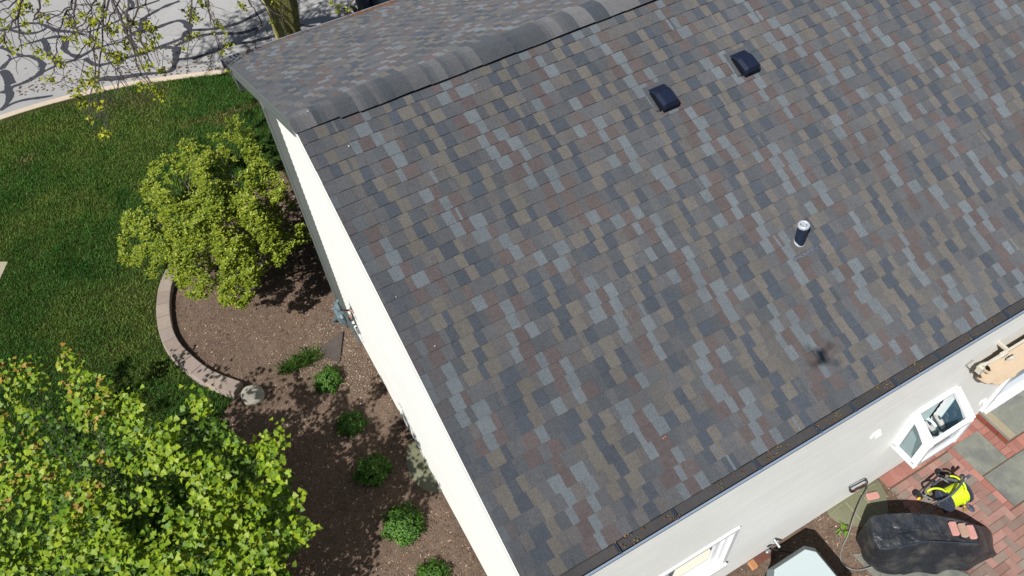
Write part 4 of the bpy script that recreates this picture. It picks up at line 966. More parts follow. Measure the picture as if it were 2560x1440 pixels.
st=[[(300,-120),(272,0),(250,60),(236,120),(240,190),(245,250),(254,292)],[(280,-120),(262,0),(258,40),(254,120),(247,200),(262,270),(273,322)],[(200,-100),(180,10),(165,30),(155,60),(145,90),(140,130),(137,180)],[(90,-80),(52,12),(45,30),(30,60),(15,85),(0,110)],[(275,-80),(282,0),(300,40),(320,90),(340,150),(355,190),(375,215)],[(330,-100),(320,20),(318,50),(335,110),(352,160),(374,205)],[(200,-60),(187,20),(187,50),(191,75)],[(480,-60),(480,20),(472,70),(474,100)],[(530,-60),(520,0),(522,30),(535,60),(540,90),(557,122)],[(600,-60),(622,0),(640,30),(660,70),(680,102)],[(640,-50),(650,0),(680,28),(705,42)],[(110,-40),(98,20),(85,50),(110,32)],[(60,-30),(46,45),(48,80),(52,110),(54,142)],[(260,-40),(240,0),(222,30),(205,60),(180,85)],[(70,-60),(40,0),(0,28)],[(50,12),(25,40),(0,48)],[(184,6),(160,25),(120,55),(118,55)],[(250,10),(215,12),(185,8)],[(225,60),(205,80),(192,72),(160,70)],[(225,60),(222,100),(190,140),(165,158)],[(340,60),(365,75),(385,90),(400,120)],[(320,90),(345,75),(375,78)],[(255,120),(270,150),(300,185),(285,235)],[(300,0),(275,40),(268,80),(280,110)],[(262,200),(235,210),(225,260),(224,262)],[(285,0),(310,30),(330,50),(360,55)],[(340,-20),(345,30),(318,60),(306,75)],[(305,30),(318,45),(328,85)],[(370,-40),(365,10),(372,30)],[(300,60),(340,95),(370,140),(362,165)],[(240,120),(262,128),(290,150)],[(215,0),(230,30),(235,60),(232,100)]]
TB=MB();tipsP=[]
r=random.Random(21)
def tz(px,py,i): return 3.0+.0*px+(0.9*(1-max(0,min(1,py/320))))-.0*i
for i,L in enumerate(st):
    zo=r.uniform(-.5,.6) if i>1 else 0
    if L[0][0]>440: zo-=.9
    pts=[]
    for k,(px,py) in enumerate(L):
        pts.append(G(px,py,tz(px,py,i)+zo))
    # smooth
    P3=[p for p in spl(pts,4)]
    if L[0][1]<-15:
        # join to nearest limb out of frame
        q=min((np.array(l) for LL in limbs for l in LL[2:]),key=lambda l:np.linalg.norm(l-P3[0]));P3=[q,(q+P3[0])/2+np.array([0,0,.25])]+P3
    nn=len(P3);th=.018 if L[0][1]<-15 else .011
    P3=[p+np.array([r.uniform(-.012,.012),r.uniform(-.02,.02),r.uniform(-.02,.02)]) if 1<k<nn-1 else p for k,p in enumerate(P3)]
    TB.tube(P3,list(np.linspace(th,.0055,nn)),5)
    for k in range(2,nn):
        for _ in range(2 if k>3 else 1):
            if r.random()<.36:
                d=Vector((r.gauss(0,.14),r.gauss(0,.18),r.uniform(-.40,.02)));p=Vector(P3[k]);q=p+Vector((d.x*.55,d.y*.55,d.z*.18));q2=p+Vector((d.x*.9,d.y*.9,d.z*.6));e=p+d
                TB.tube([p,q,q2,e],[.0055,.0045,.004,.003],4)
                if r.random()<.14: tipsP.append((np.array(e),r.uniform(.4,.7)))
tuft_px=[(60,15,1.6),(75,22,1.2),(38,35,1.4),(58,32,.9),(107,45,1.5),(115,10,1),(172,57,1.5),(185,62,1.2),(205,38,1.2),(230,58,1.4),(251,20,1.5),(255,32,1.3),(244,55,1.3),(185,95,1.4),(224,106,1.6),(232,104,1.3),(285,140,2.0),(300,145,2.0),(294,152,1.6),(270,68,1.4),(285,83,1.6),(318,62,.9),(330,62,1.4),(377,72,1.6),(390,92,1.2),(322,106,1.6),(325,120,1.6),(345,135,1.4),(380,115,1.6),(365,125,1.3),(366,168,1.4),(405,178,1.4),(228,182,1.5),(145,150,1.6),(155,162,1.1),(108,140,1.3),(42,127,1.2),(90,132,1.2),(5,105,1.8),(5,62,1.4),(190,240,1.6),(127,202,1.4),(234,200,1.4),(240,216,1.2),(478,28,1.9),(476,45,1.6),(490,52,1.6),(505,8,1.5),(515,12,1.4),(605,18,1.6),(545,60,1.2),(538,52,.9),(475,92,1.4),(488,86,1.3),(573,115,1.3),(557,132,1.2),(556,73,1.1),(240,265,1.4),(205,265,1.1),(222,295,1.0),(395,238,1.5),(355,215,1.2),(378,222,1.4),(195,225,1.1),(830,10,1.2),(850,18,1.1),(847,28,1.1),(880,15,1.0),(872,25,1.0),(680,55,.8),(690,5,1.5),(260,335,1.0),(372,62,1.0),(210,205,1.1),(160,95,.8),(62,60,.9)]
for px,py,s_ in tuft_px:
    zz_=tz(px,py,0)+r.uniform(-.3,.3)-(1.3 if px>440 else 0)-(1.2 if px>800 else 0)
    p=G(px,py,zz_);tipsP.append((p,s_))
    TB.tube([p+np.array([r.uniform(-.15,.15),r.uniform(-.1,.2),r.uniform(.1,.3)]),p+np.array([r.uniform(-.05,.05),.0,.08]),p],[.005,.004,.003],4)
# crown above the frame: fine twigs that throw the shadows on the road
for L in limbs[:3]+limbs[3:5]*2+limbs[5:]:
    for k in range(40):
        i=r.randrange(1,len(L)-1) if len(L)>3 else 1;t=r.random();p=Vector(L[i]).lerp(Vector(L[min(i+1,len(L)-1)]),t)
        d=Vector((r.gauss(0,.8),r.gauss(0,.8)+.2,abs(r.gauss(.5,.6))));q=p+d*.5+Vector((0,0,.2));e=p+d
        TB.tube([p,q,e],[.022,.014,.006],5)
        for _ in range(4):
            a=q.lerp(e,r.random());b=a+Vector((r.gauss(0,.35),r.gauss(0,.35),r.uniform(-.05,.4)));TB.tube([a,(a+b)/2+Vector((0,0,.03)),b],[.007,.005,.003],4);
            if r.random()<.3:tipsP.append((np.array(b),.9))
obj('branches',TB,m_twig,ST)
pos=[];nr=[];tp_=[];sz=[];cl_=[]
for p,s_ in tipsP:
    n=max(5,int(15*s_));a=rng.uniform(0,6.28,n);el=rng.uniform(-.6,.9,n);d=np.c_[np.cos(a)*np.cos(el),np.sin(a)*np.cos(el),np.sin(el)]
    pos.append(p+d*.012*s_+rng.normal(0,.020*s_,(n,3)));tp_.append(d);nr.append(rvec(n)*.8+np.array([-.3,-.3,.8]));sz.append(rng.uniform(.030,.055,n)*(.7+.25*s_))
    cl_.append(pick([A(166,172,34,1.5),A(150,158,30,1.5),A(184,184,60,1.5),A(128,140,30,1.5)],n))
maple_mesh('foliage',np.concatenate(pos),np.concatenate(nr),np.concatenate(tp_),np.concatenate(sz),np.concatenate(cl_),m_leaf2,ST)
# dead leaves on road and kerb
m=MB();r=random.Random(77)
lc=[A(120,98,76),A(150,118,84),A(96,84,72),A(170,140,100)]
for i in range(520):
    px=r.uniform(40,640);base=250-px*.155 if px<300 else 205-(px-300)*.11;py=base-abs(r.gauss(0,28))-3
    p=G(px,py,RZ0+.012);s=r.uniform(.012,.034);crumb(m,p,s,lc,r);crumb(m,p+np.array([s*.6,0,.006]),s*.7,lc,r)
for i in range(140):
    px=r.uniform(380,500);py=r.gauss(110-(px-440)*.28,5);crumb(m,G(px,py,RZ0+.012),r.uniform(.012,.028),lc,r)
tag(obj('fallen_leaves',m,m_litter),'dry brown leaves strewn over the road along the kerb','leaves',kind='stuff')
# ---------------------------------------------------------------- wheelie bins beyond the front eave
def bin_(px,py,label,rz,s):
    p=G(px,py,RZ0);e=empty('wheelie_bin',(p[0],p[1],RZ0),label,'bin','black bins standing in the road');e.rotation_euler.z=rz
    m=MB();L0=np.array([p[0],p[1],RZ0])
    secs=[(.17,.20,.04),(.19,.22,.4),(.23,.26,.95)];vs=[]
    for a,b,z in secs:
        for k in range(12):
            t=2*math.pi*k/12;cx_=math.copysign(abs(math.cos(t))**.5,math.cos(t));sy_=math.copysign(abs(math.sin(t))**.5,math.sin(t));vs.append(L0+np.array([a*cx_*s,b*sy_*s,z*s]))
    m.add(vs,[(i*12+k,i*12+(k+1)%12,(i+1)*12+(k+1)%12,(i+1)*12+k) for i in range(2) for k in range(12)]+[tuple(range(12))[::-1]]);obj('body',m,m_gut,e,smooth=True)
    m=MB();m.prism([tuple((L0+np.array([.25*s*math.copysign(abs(math.cos(t))**.5,math.cos(t)),.29*s*math.copysign(abs(math.sin(t))**.5,math.sin(t)),0]))[:2]) for t in np.linspace(0,2*math.pi,13)[:-1]],L0[2]+.95*s,L0[2]+1.0*s);obj('lid',m,m_gut,e)
    for sx in (-1,1):
        m=MB();m.tube([L0+np.array([sx*.2*s,.2*s,.1*s]),L0+np.array([sx*.25*s,.2*s,.1*s])],.10*s,14);obj('wheel',m,m_rubber,e)
bin_(916,30,'black rounded wheelie bin showing over the front gutter, the larger one',.3,.85)
bin_(945,28,'smaller black bin just right of the rounded one over the front gutter',.1,.55)
# ---------------------------------------------------------------- gas meter
gm=empty('gas_meter',(-.06,2.0,GZ),'pale blue grey gas meter with regulator and pipes on the gable wall','gas meter')
def px3(px,py,X): return on(px,py,0,X)
c0=px3(852,790,-.10)
m=MB()
m.obox(c0,(0,1,0),(1,0,0),(0,0,1),.10,.062,.10);o=obj('meter_body',m,m_meter,gm);bv=o.modifiers.new('b','BEVEL');bv.width=.028;bv.segments=3
c1=px3(843,768,-.12)
m=MB();m.tube([c1+np.array([-.03,0,0]),c1+np.array([-.015,0,0]),c1+np.array([.015,0,0]),c1+np.array([.03,0,0])],[.035,.075,.075,.035],18);m.tube([c1+np.array([-.03,0,0]),c1+np.array([-.085,0,.0])],[.02,.018],10);m.tube([c1,c1+np.array([0,.075,.03])],.020,10)
obj('regulator',m,m_meter,gm,smooth=False)
m=MB();c2=px3(833,802,-.16);m.tube([c0+np.array([-.03,-.0,.0]),c2],[.032,.034],14);obj('meter_stub',m,m_meter,gm)
m=MB();d=(c2-c0);d/=np.linalg.norm(d);m.tube([c2,c2+d*.05],[.042,.042],16);obj('union_nut',m,m_steel,gm)
m=MB();c3=c0+np.array([.0,-.10,.06]);m.tube([c0+np.array([0,-.03,.08]),c0+np.array([0,-.09,.10]),c3+np.array([0,-.03,.02])],[.03,.032,.026],12);m.tube([c3,c3+np.array([0.02,0.01,-.12])],.022,10);m.tube([c0+np.array([0,.04,.08]),c1+np.array([0,0,.06]),c1+np.array([.04,.06,.06]),(.02,c1[1]+.08,GZ+.4)],.018,10);obj('riser_pipe',m,m_meter,gm)
m=MB();q=px3(862,775,-.03);m.tube([q+np.array([-.05,.03,0]),q,q+np.array([.08,-.06,.0]),q+np.array([.1,-.1,-.02])],.014,10);m.tube([q+np.array([.03,-.09,-.03]),q+np.array([.03,-.17,-.05])],.012,8);obj('copper_pipe',m,m_pipe,gm)
m=MB();q=px3(881,814,.0);m.ball(q,.026,10,8);m.tube([q,q+np.array([.08,0,0])],.014,8);obj('valve',m,m_steel,gm);m=MB();m.obox(px3(895,826,.05),(0,1,0),(1,0,0),(0,0,1),.035,.02,.05);obj('tag_plate',m,m_steel,gm)
# ---------------------------------------------------------------- window well covers
def well(cx,cy,hw,dp,ht,axis,label,ribs):
    e=empty('window_well_cover',(cx,cy,GZ),label,'window well cover','olive plastic window well covers')
    m=MB();n=28;K=7;vs=[]
    def pt(a,t,dz=0,ex=0):
        # t 0 = rim .. 1 = centre line at the wall
        rr=1-t+ex;z=GZ+.03+ht*math.sin(min(1,t*2.2)*math.pi/2)*(.25+.75*math.sin(a)*.0+.75*t**.3)+dz
        u,v=hw*rr*math.cos(a),dp*rr*math.sin(a)
        return (cx+u,cy-v,z) if axis=='y' else (cx-v,cy+u,z)
    ts=[0,.03,.08,.18,.4,.7,1]
    for t in ts:
        for k in range(n+1): vs.append(pt(math.pi*k/n,t))
    m.add(vs,[(i*(n+1)+k,i*(n+1)+k+1,(i+1)*(n+1)+k+1,(i+1)*(n+1)+k) for i in range(len(ts)-1) for k in range(n)]);
    obj('dome',m,m_well,e,smooth=True)
    m=MB();vs=[]
    for ex,dz in ((.0,0.),(.05,-.004),(.05,-.03)):
        for k in range(n+1):
            a=math.pi*k/n;vs.append(pt(a,0,dz,ex))
    m.add(vs,[(i*(n+1)+k,i*(n+1)+k+1,(i+1)*(n+1)+k+1,(i+1)*(n+1)+k) for i in range(2) for k in range(n)]);obj('rim',m,m_wellr if ribs else m_well,e)
    if ribs:
        for u in (-.33,.18):
            m=MB();P=[(cx+u*hw+.0,cy-.05-dp*.75*q,GZ+.035+ht*.97-.028*q*q) for q in np.linspace(0,.9,6)];m.tube(P,.007,6);obj('rib',m,m_wellr,e)
        m=MB();m.tube([(cx-hw*.85,cy-.06,GZ+.028+ht*.9),(cx-hw*.45,cy-.045,GZ+.04+ht)],.006,6);obj('rib',m,m_wellr,e);m=MB();m.tube([(cx+hw*.35,cy-.045,GZ+.04+ht),(cx+hw*.7,cy-.05,GZ+.035+ht)],.006,6);obj('rib',m,m_wellr,e)
    return e
well(XW,-1.08,.48,.30,.07,'x','smooth olive window well cover half hidden below the gable wall',False)
well(4.72,YW,.50,.52,.06,'y','ribbed olive window well cover below the wire ring, beside the covered grill',True)
# ---------------------------------------------------------------- patio
PX0,PX1,PY0,PY1=5.2,9.5,-8.5,YW
m=MB();m.box(PX0,PX1,PY0,PY1,GZ-.05,GZ+.022);tag(obj('paver_bed',m,m_sand),kind='structure')
slabs=[(6.37,6.855,-5.03,-4.535),(6.38,7.9,-5.525,-5.04)]
stoop=(7.01,9.4,-4.87,YW+.0)
m=MB();r=random.Random(4);bw,bl=.088,.178
BC=[A(182,144,132),A(174,134,122),A(164,128,118),A(164,144,132),A(152,130,120),A(188,146,134),A(158,144,134)]
BCr=[A(188,130,116),A(182,128,116),A(192,138,124),A(176,120,108)]
def blocked(x0,x1,y0,y1):
    for s in slabs+[stoop]:
        if x0<s[1]-.004 and x1>s[0]+.004 and y0<s[3]-.004 and y1>s[2]+.004: return True
    return False
def brick(x0,x1,y0,y1,cols):
    gp=.0028;x0+=gp;x1-=gp;y0+=gp;y1-=gp
    if x1-x0<.02 or y1-y0<.02: return
    j=r.uniform(.88,1.1);c=tuple(v*j for v in r.choice(cols));m.box(x0,x1,y0,y1,GZ+.0,GZ+.034+r.uniform(-.0012,.0012),c,bev=.003)
# soldier course along the wall and around slabs
YS=YW-.25
x=PX0
while x<7.0: brick(x,min(x+bw,7.0),YW-.178,YW-.0,BCr); x+=bw
YS=YW-.178
# course left of and right of the slabs
def col_bricks(x0,x1,y0,y1,L,cols,vert=True):
    if vert:
        y=y1
        while y>y0+.01: brick(x0,x1,max(y-L,y0),y,cols);y-=L
    else:
        x=x0
        while x<x1-.01: brick(x,min(x+L,x1),y0,y1,cols);x+=L
col_bricks(6.28,6.37,-5.525,YS,bl,BCr);col_bricks(6.86,7.005,-5.03,YS,bw,BCr);col_bricks(7.01,9.5,-5.035,-4.875,bw,BCr,False)
blk=[(6.28,6.37,-5.525,YS),(6.86,9.5,-5.035,YS),(6.37,6.86,-4.535,-4.535)]
def blk2(x0,x1,y0,y1):
    for s in blk:
        if x0<s[1]-.004 and x1>s[0]+.004 and y0<s[3]-.004 and y1>s[2]+.004: return True
    return blocked(x0,x1,y0,y1) or y1>YS+.005 or x0<PX0+.0
# herringbone (90 degrees) of whole pavers
w_=.098;n=60
def put(x0,y0,dx,dy):
    x1,y1=x0+dx,y0+dy
    if x1<PX0-.0 or x0>8.6 or y1<-7.6 or y0>YS: return
    # split into two half cells so that cut bricks fill the border
    if not blk2(x0,x1,y0,y1) and x0>=PX0 and y1<=YS: brick(x0,x1,y0,y1,BC)
    else:
        if dx>dy: hs=[(x0,x0+dx/2,y0,y1),(x0+dx/2,x1,y0,y1)]
        else: hs=[(x0,x1,y0,y0+dy/2),(x0,x1,y0+dy/2,y1)]
        for h in hs:
            a=[max(h[0],PX0),h[1],h[2],min(h[3],YS)]
            if a[1]-a[0]<.02 or a[3]-a[2]<.02: continue
            cx_,cy_=(a[0]+a[1])/2,(a[2]+a[3])/2
            if not blk2(cx_-.002,cx_+.002,cy_-.002,cy_+.002):
                # trim against blocks
                for s in blk+slabs+[stoop]:
                    if a[0]<s[1] and a[1]>s[0] and a[2]<s[3] and a[3]>s[2]:
                        if cx_<s[0]: a[1]=min(a[1],s[0])
                        elif cx_>s[1]: a[0]=max(a[0],s[1])
                        elif cy_<s[2]: a[3]=min(a[3],s[2])
                        else: a[2]=max(a[2],s[3])
                brick(*a,BC)
for i in range(-60,60):
    for j in range(-30,30):
        ox=PX0+ (i+ j*2)*w_*1.0; oy=YS+(-i+ j*2)*w_ if False else YS+(i)*w_*1.0
        # classic herringbone lattice: generators (1,1) and (2,-2)
        X=PX0+(i+2*j)*w_;Y=YS-1.0+(i-2*j)*w_
        if X<PX0-.4 or X>8.6 or Y>YS+.3 or Y<-7.5: continue
        put(X,Y,2*w_,w_);put(X,Y+w_,w_,2*w_)
tag(obj('brick_patio',m,m_brick),kind='structure')
m=MB()
for s in slabs: m.box(s[0]+.004,s[1]-.004,s[2]+.004,s[3]-.004,GZ,GZ+.036,bev=.004)
tag(obj('concrete_slabs',m,m_conc),kind='structure')
# paver apron between well cover and patio border
# stoop: concrete step with brick riser
sx0,sx1,sy0,sy1=stoop
stp=empty('door_step',(7.5,-4.7,GZ),'stained grey concrete step with brick riser below the patio door','step')
m=MB();m.box(sx0,sx1,sy0,sy1-.0,GZ+.125,GZ+.165,bev=.006);obj('tread',m,m_conc,stp)
m=MB();m.box(sx0+.006,sx0+.12,sy0+.006,sy1,GZ+.160,GZ+.168);obj('edge_band',m,mat('tan_edge',A(178,166,138),rough=.9,n=[(9,.08,None)]),stp)
m=MB();y=sy1;r2=random.Random(6)
while y>sy0+.01:
    y2=max(y-.175,sy0+.012);c=tuple(v*r2.uniform(.85,1.1) for v in A(150,78,64));m.box(sx0+.012,sx0+.09,y2+.003,y-.003,GZ+.03,GZ+.1245,c);y=y2-.001
    if y2<=sy0+.013: break
x=sx0+.012
while x<sx1:
    c=tuple(v*r2.uniform(.85,1.1) for v in A(150,78,64));m.box(x+.003,x+.172,sy0+.012,sy0+.09,GZ+.03,GZ+.1240,c);x+=.175
obj('riser',m,m_brick,stp)
# grill slab
m=MB();P=[G(2118,1377),G(2146,1350),G(2260,1445),G(2300,1520),G(2200,1560)]
m.prism([(q[0],q[1]) for q in [G(2117,1377),G(2160,1340),G(2420,1440),G(2330,1520),G(2210,1475)]],GZ-.02,GZ+.045)
tag(recenter(obj('stepping_slab',m,m_conc)),'pale concrete slab partly under the covered grill','slab')
# ---------------------------------------------------------------- covered grill
gs=lambda x,y,z:G(2130+x/6.4,1260+y/6.4,z)
cg=gs(1150,500,.0);gr=empty('covered_grill',(float(cg[0]),float(cg[1]),GZ),'long grill under a wrinkled black cover on the brick patio','grill')
pairs=[((70,540),(285,190),.25),((75,640),(320,420),.25),((150,780),(325,530),.25),((250,990),(430,720),.24),((480,1090),(560,728),.25),((720,1145),(800,700),.25),((870,1110),(980,655),.24),((1110,1115),(1200,612),.26),((1380,1110),(1310,605),.17),((1620,1050),(1600,625),.145),((1860,1070),(1960,650),.14),((2280,830),(2030,645),.14),((2300,780),(2035,600),.14),((2220,480),(2015,430),.15),((2150,350),(1990,340),.16),(None,(1800,265),.165),(None,(1500,205),.18),(None,(1200,155),.26),(None,(940,140),.27),(None,(600,150),.26)]
HZ=GZ+.12;Bs=[];Ts=[]
for b,t_,z in pairs:
    T=gs(*t_,z);Ts.append(T)
    Bs.append(gs(*b,HZ) if b else np.array([T[0]+.03,T[1]+.07,HZ]))
n=len(Ts);K=5;ring=[]
up=3
def densify(P,k):
    out=[]
    for i in range(len(P)):
        for j in range(k): out.append(P[i]+(P[(i+1)%len(P)]-P[i])*j/k)
    return out
Bd=densify(Bs,up);Td=densify(Ts,up);n=len(Td);cen=np.mean(Td,0)
rows=[]
for j in range(K+1):
    v=j/K;row=[]
    for i in range(n):
        p=Bd[i]*(1-v)+Td[i]*v;o_=p-cen;o_[2]=0;o_/=np.linalg.norm(o_)+1e-9
        f=.022*math.sin(i*1.15+2.5*nz(i*.3,v,0))*(1-v)**1.3+.016*nz(i*.8,v*3,2)
        row.append(p+o_*(f+.012*math.sin(v*math.pi)))
    rows.append(row)
rows.append([Td[i]*.985+cen*.015+np.array([0,0,.006]) for i in range(n)]);rows.append([Td[i]*.93+cen*.07+np.array([0,0,.012]) for i in range(n)])
lc_=gs(740,430,.27);rc_=gs(1640,440,.15)
for q in (.3,.6,.85):
    row=[]
    for i in range(n):
        t=Td[i];sx=(t[0]-cen[0])*.86-(t[1]-cen[1])*.5
        mix=1/(1+math.exp(-sx*40));c=lc_*(1-mix)+rc_*mix
        p=t*(1-q)+c*q+np.array([0,0,.006+.030*math.sin(i*.9+q*5)*(1-q)*1.0*nz(i*.25,q*3,9)*1.5+.022*nz(i*.4,q*2,4)])
        row.append(p)
    rows.append(row)
V=[p for rw_ in rows for p in rw_];nr_=len(rows)
fs=[(a*n+i,a*n+(i+1)%n,(a+1)*n+(i+1)%n,(a+1)*n+i) for a in range(nr_-1) for i in range(n)]
V+=[lc_*.5+rc_*.5];ci=len(V)-1
last=(nr_-1)*n
fs+=[(last+i,last+(i+1)%n,ci) for i in range(n)]
m=MB();m.add(V,fs);o=obj('cover',m,m_cover,gr,smooth=True);subsurf(o,1)
m=MB();Pb=[(p*.72+cen*.28) for p in Bs];m.prism([(p[0],p[1]) for p in Pb],GZ+.04,GZ+.28);obj('cabinet',m,m_black,gr)
m=MB();P=[gs(x,y,z)+np.array([0,0,.016]) for x,y,z in [(440,715,.24),(700,700,.25),(950,655,.25),(1230,606,.24),(1500,618,.19),(2020,640,.145)]];m.tube(spl(P,5),.007,5);obj('seam',m,mat('cover_seam',(.03,.04,.055),rough=.5),gr)
def brickthing(c,ax,mt,label,l=.16,w_=.075,h=.05,grp='loose bricks weighing down the grill cover'):
    import bmesh
    bm=bmesh.new();bmesh.ops.create_cube(bm,size=1)
    for v in bm.verts: v.co=Vector((v.co.x*l,v.co.y*w_,(v.co.z+.5)*h))
    bmesh.ops.bevel(bm,geom=list(bm.edges),offset=.008,segments=2,affect='EDGES')
    me=bpy.data.meshes.new('brick');bm.to_mesh(me);bm.free();me.materials.append(mt)
    o=bpy.data.objects.new('brick',me);C.objects.link(o);o.location=c;o.rotation_euler.z=math.atan2(ax[1],ax[0])
    return tag(o,label,'brick',grp)
ax=gs(1700,490,.2)-gs(1610,260,.2)
for (x,y),mt,l in (((1640,385),m_pink,'pink brick on the grill cover, leftmost of the three in a row'),((1788,410),m_tanb,'tan brick on the grill cover between two pink ones'),((1922,440),m_pink,'pink brick on the grill cover, rightmost of the three in a row')):
    p=gs(x,y,.225);brickthing((p[0],p[1],.185),ax,mt,l)
p=G(2183,1238,GZ+.13);brickthing((p[0],p[1],GZ+.085),(G(2200,1233)-G(2168,1240)),m_pink,'single pink brick lying on the ribbed window well cover',.15,.085,.05,'loose bricks weighing down the grill cover')
# ---------------------------------------------------------------- hose reel cart
rs_=lambda x,y,z:G(2240+x/8,1140+y/8,z)
cc_=rs_(1165,790,-.12)
hr=empty('hose_reel_cart',(float(cc_[0]),float(cc_[1]),GZ),'hose reel cart wound with lime yellow hose behind the covered grill','hose reel')
axd=rs_(1430,640,-.12)-rs_(900,900,-.12);axd/=np.linalg.norm(axd);pd_=np.cross([0,0,1.],axd);hl=.125
m=MB()
P=[]
turns=9;NN=turns*20
for k in range(NN+1):
    a=2*math.pi*k/20;t=k/NN*2-1;P.append(cc_+axd*hl*t+ (pd_*math.cos(a)+np.array([0,0,1])*math.sin(a))*(.118))
m.tube(P,.0125,6);obj('hose',m,m_hose,hr,smooth=True);m=MB()
P=[]
for k in range(NN+1):
    a=2*math.pi*k/20+.4;t=1-k/NN*2;P.append(cc_+axd*hl*t*.9+ (pd_*math.cos(a)+np.array([0,0,1])*math.sin(a))*(.098))
m.tube(P,.0125,6);obj('hose',m,m_hose,hr,smooth=True);m=MB()
P=[rs_(650,760,-.08),rs_(640,700,.02),rs_(760,650,.06),rs_(900,660,.06),rs_(1010,720,.03)];m.tube(spl(P,5),.013,8);obj('hose',m,m_hose,hr,smooth=True);m=MB()
P=[rs_(1080,400,.02),rs_(1200,420,.06),rs_(1330,520,.08),rs_(1390,640,.05),rs_(1390,780,-.02),rs_(1370,960,-.12)];m.tube(spl(P,5),.013,8)
obj('hose',m,m_hose,hr,smooth=True)
for sgn in (-1,1):
    m=MB();c=cc_+axd*sgn*(hl+.02);m.tube([c-axd*.008,c+axd*.008],.150,28);m.tube([c+axd*sgn*.004,c+axd*sgn*.022],.055,16)
    for k in range(3):
        a=k*2.09+.4;e=c+(pd_*math.cos(a)+np.array([0,0,1])*math.sin(a))*.13;m.tube([c+axd*sgn*.012,e+axd*sgn*.012],.012,6)
    obj('reel_disc',m,m_reelg,hr)
for P,rr in (([rs_(590,790,-.28),rs_(640,700,-.22),rs_(900,440,-.26)],.011),([rs_(560,790,-.32),rs_(810,910,-.27),rs_(880,960,-.26)],.011),([rs_(1380,880,-.22),rs_(1450,1020,-.40)],.012),([rs_(1300,520,.10),rs_(1450,405,.16)],.014),([rs_(900,440,-.26),rs_(1330,700,-.22)],.010)):
    m=MB();m.tube(P,rr,8);obj('frame_tube',m,m_alu,hr)
m=MB();m.tube([rs_(1405,440,.145),rs_(1480,385,.17)],.019,10);obj('grip',m,m_reelg,hr)
m=MB();P=[rs_(735,975,-.16),rs_(900,905,-.04),rs_(1090,790,.06),rs_(1240,640,.13),rs_(1350,460,.15),rs_(1340,380,.12),rs_(1290,400,.06),rs_(1280,470,.0)];m.tube(spl(P,5),.014,8);obj('arch_handle',m,m_rubberg,hr,smooth=True)
for P,rr in (([rs_(700,620,-.05),rs_(880,470,-.04)],.015),([rs_(990,450,.0),rs_(1230,500,.03)],.020),([rs_(860,950,-.24),rs_(1000,1140,-.42)],.012)):
    m=MB();m.tube(P,rr,8);obj('bracket',m,m_rubberg,hr)
wa=rs_(880,360,GZ+.07);wb=rs_(430,780,GZ+.07);wd=(wb-wa);wd/=np.linalg.norm(wd)
for c in (wa,wb):
    m=MB();m.tube([c-wd*.022,c-wd*.014,c+wd*.014,c+wd*.022],[.056,.068,.068,.056],20);wh=obj('wheel',m,m_rubber,hr);m=MB();m.tube([c-wd*.025,c+wd*.025],.022,10);obj('hub',m,m_rubberg,wh)
m=MB();m.tube([wa,wb],.010,8);obj('axle',m,m_alu,hr)
p=rs_(460,850,GZ+.10);m=MB();m.ball(p,.022,10,8,sq=(1.3,.8,.7));obj('knob',m,m_yel,hr)
m=MB();p=rs_(1500,1045,GZ+.05);m.ball(p,.035,10,8,sq=(1.1,1.5,.7));obj('foot',m,m_reelg,hr)
m=MB();a=rs_(1362,950,-.14);b=rs_(1372,1085,-.24);m.tube([a,a+(b-a)*.3,a+(b-a)*.35,a+(b-a)*.7,b],[.012,.014,.018,.018,.026],10);obj('nozzle',m,m_brass,hr)
m=MB();m.tube([cc_-axd*.16,cc_+axd*.16],.018,8);m.tube([cc_-axd*.15,cc_-axd*.15+np.array([0,0,-.26])],.012,6);m.tube([cc_+axd*.15,cc_+axd*.15+np.array([0,0,-.26])],.012,6);obj('spindle',m,m_rubberg,hr)
# ---------------------------------------------------------------- pale blue outdoor unit
ou=empty('outdoor_unit',(3.1,-5.08,GZ),'tall grey outdoor unit with pale blue chamfered lid beside the sliding window','outdoor unit')
def octo(x0,x1,y0,y1,c): return [(x0+c,y0),(x1-c,y0),(x1,y0+c),(x1,y1-c),(x1-c,y1),(x0+c,y1),(x0,y1-c),(x0,y0+c)]
def loft(m,rings):
    vs=[];k=len(rings[0][0])
    for poly,z in rings: vs+=[(x,y,z) for x,y in poly]
    m.add(vs,[(a*k+i,a*k+(i+1)%k,(a+1)*k+(i+1)%k,(a+1)*k+i) for a in range(len(rings)-1) for i in range(k)]+[tuple((len(rings)-1)*k+i for i in range(k))])
ox0,ox1,oy0,oy1=2.73,3.45,-5.50,-4.695
m=MB();loft(m,[(octo(ox0+.03,ox1-.03,oy0+.03,oy1-.03,.08),GZ+.03),(octo(ox0+.03,ox1-.03,oy0+.03,oy1-.03,.08),.30)]);obj('casing',m,m_acb,ou)
m=MB();loft(m,[(octo(ox0,ox1,oy0,oy1,.085),.295),(octo(ox0,ox1,oy0,oy1,.085),.335),(octo(ox0+.045,ox1-.045,oy0+.045,oy1-.045,.085),.395)]);obj('lid_rim',m,m_acb,ou)
m=MB();loft(m,[(octo(ox0+.047,ox1-.047,oy0+.047,oy1-.047,.085),.394),(octo(ox0+.052,ox1-.052,oy0+.052,oy1-.052,.085),.400)]);obj('lid_top',m,m_acl,ou)
m=MB();m.box(ox0-.05,ox1+.05,oy0-.05,oy1+.05,GZ+.01,GZ+.06,bev=.01);obj('base_pad',m,m_conc,ou)
m=MB()
for i in range(7): z=GZ+.12+i*.09;m.box(ox0+.026,ox0+.03,oy0+.15,oy1-.15,z,z+.05)
obj('louvre',m,m_rubberg,ou)
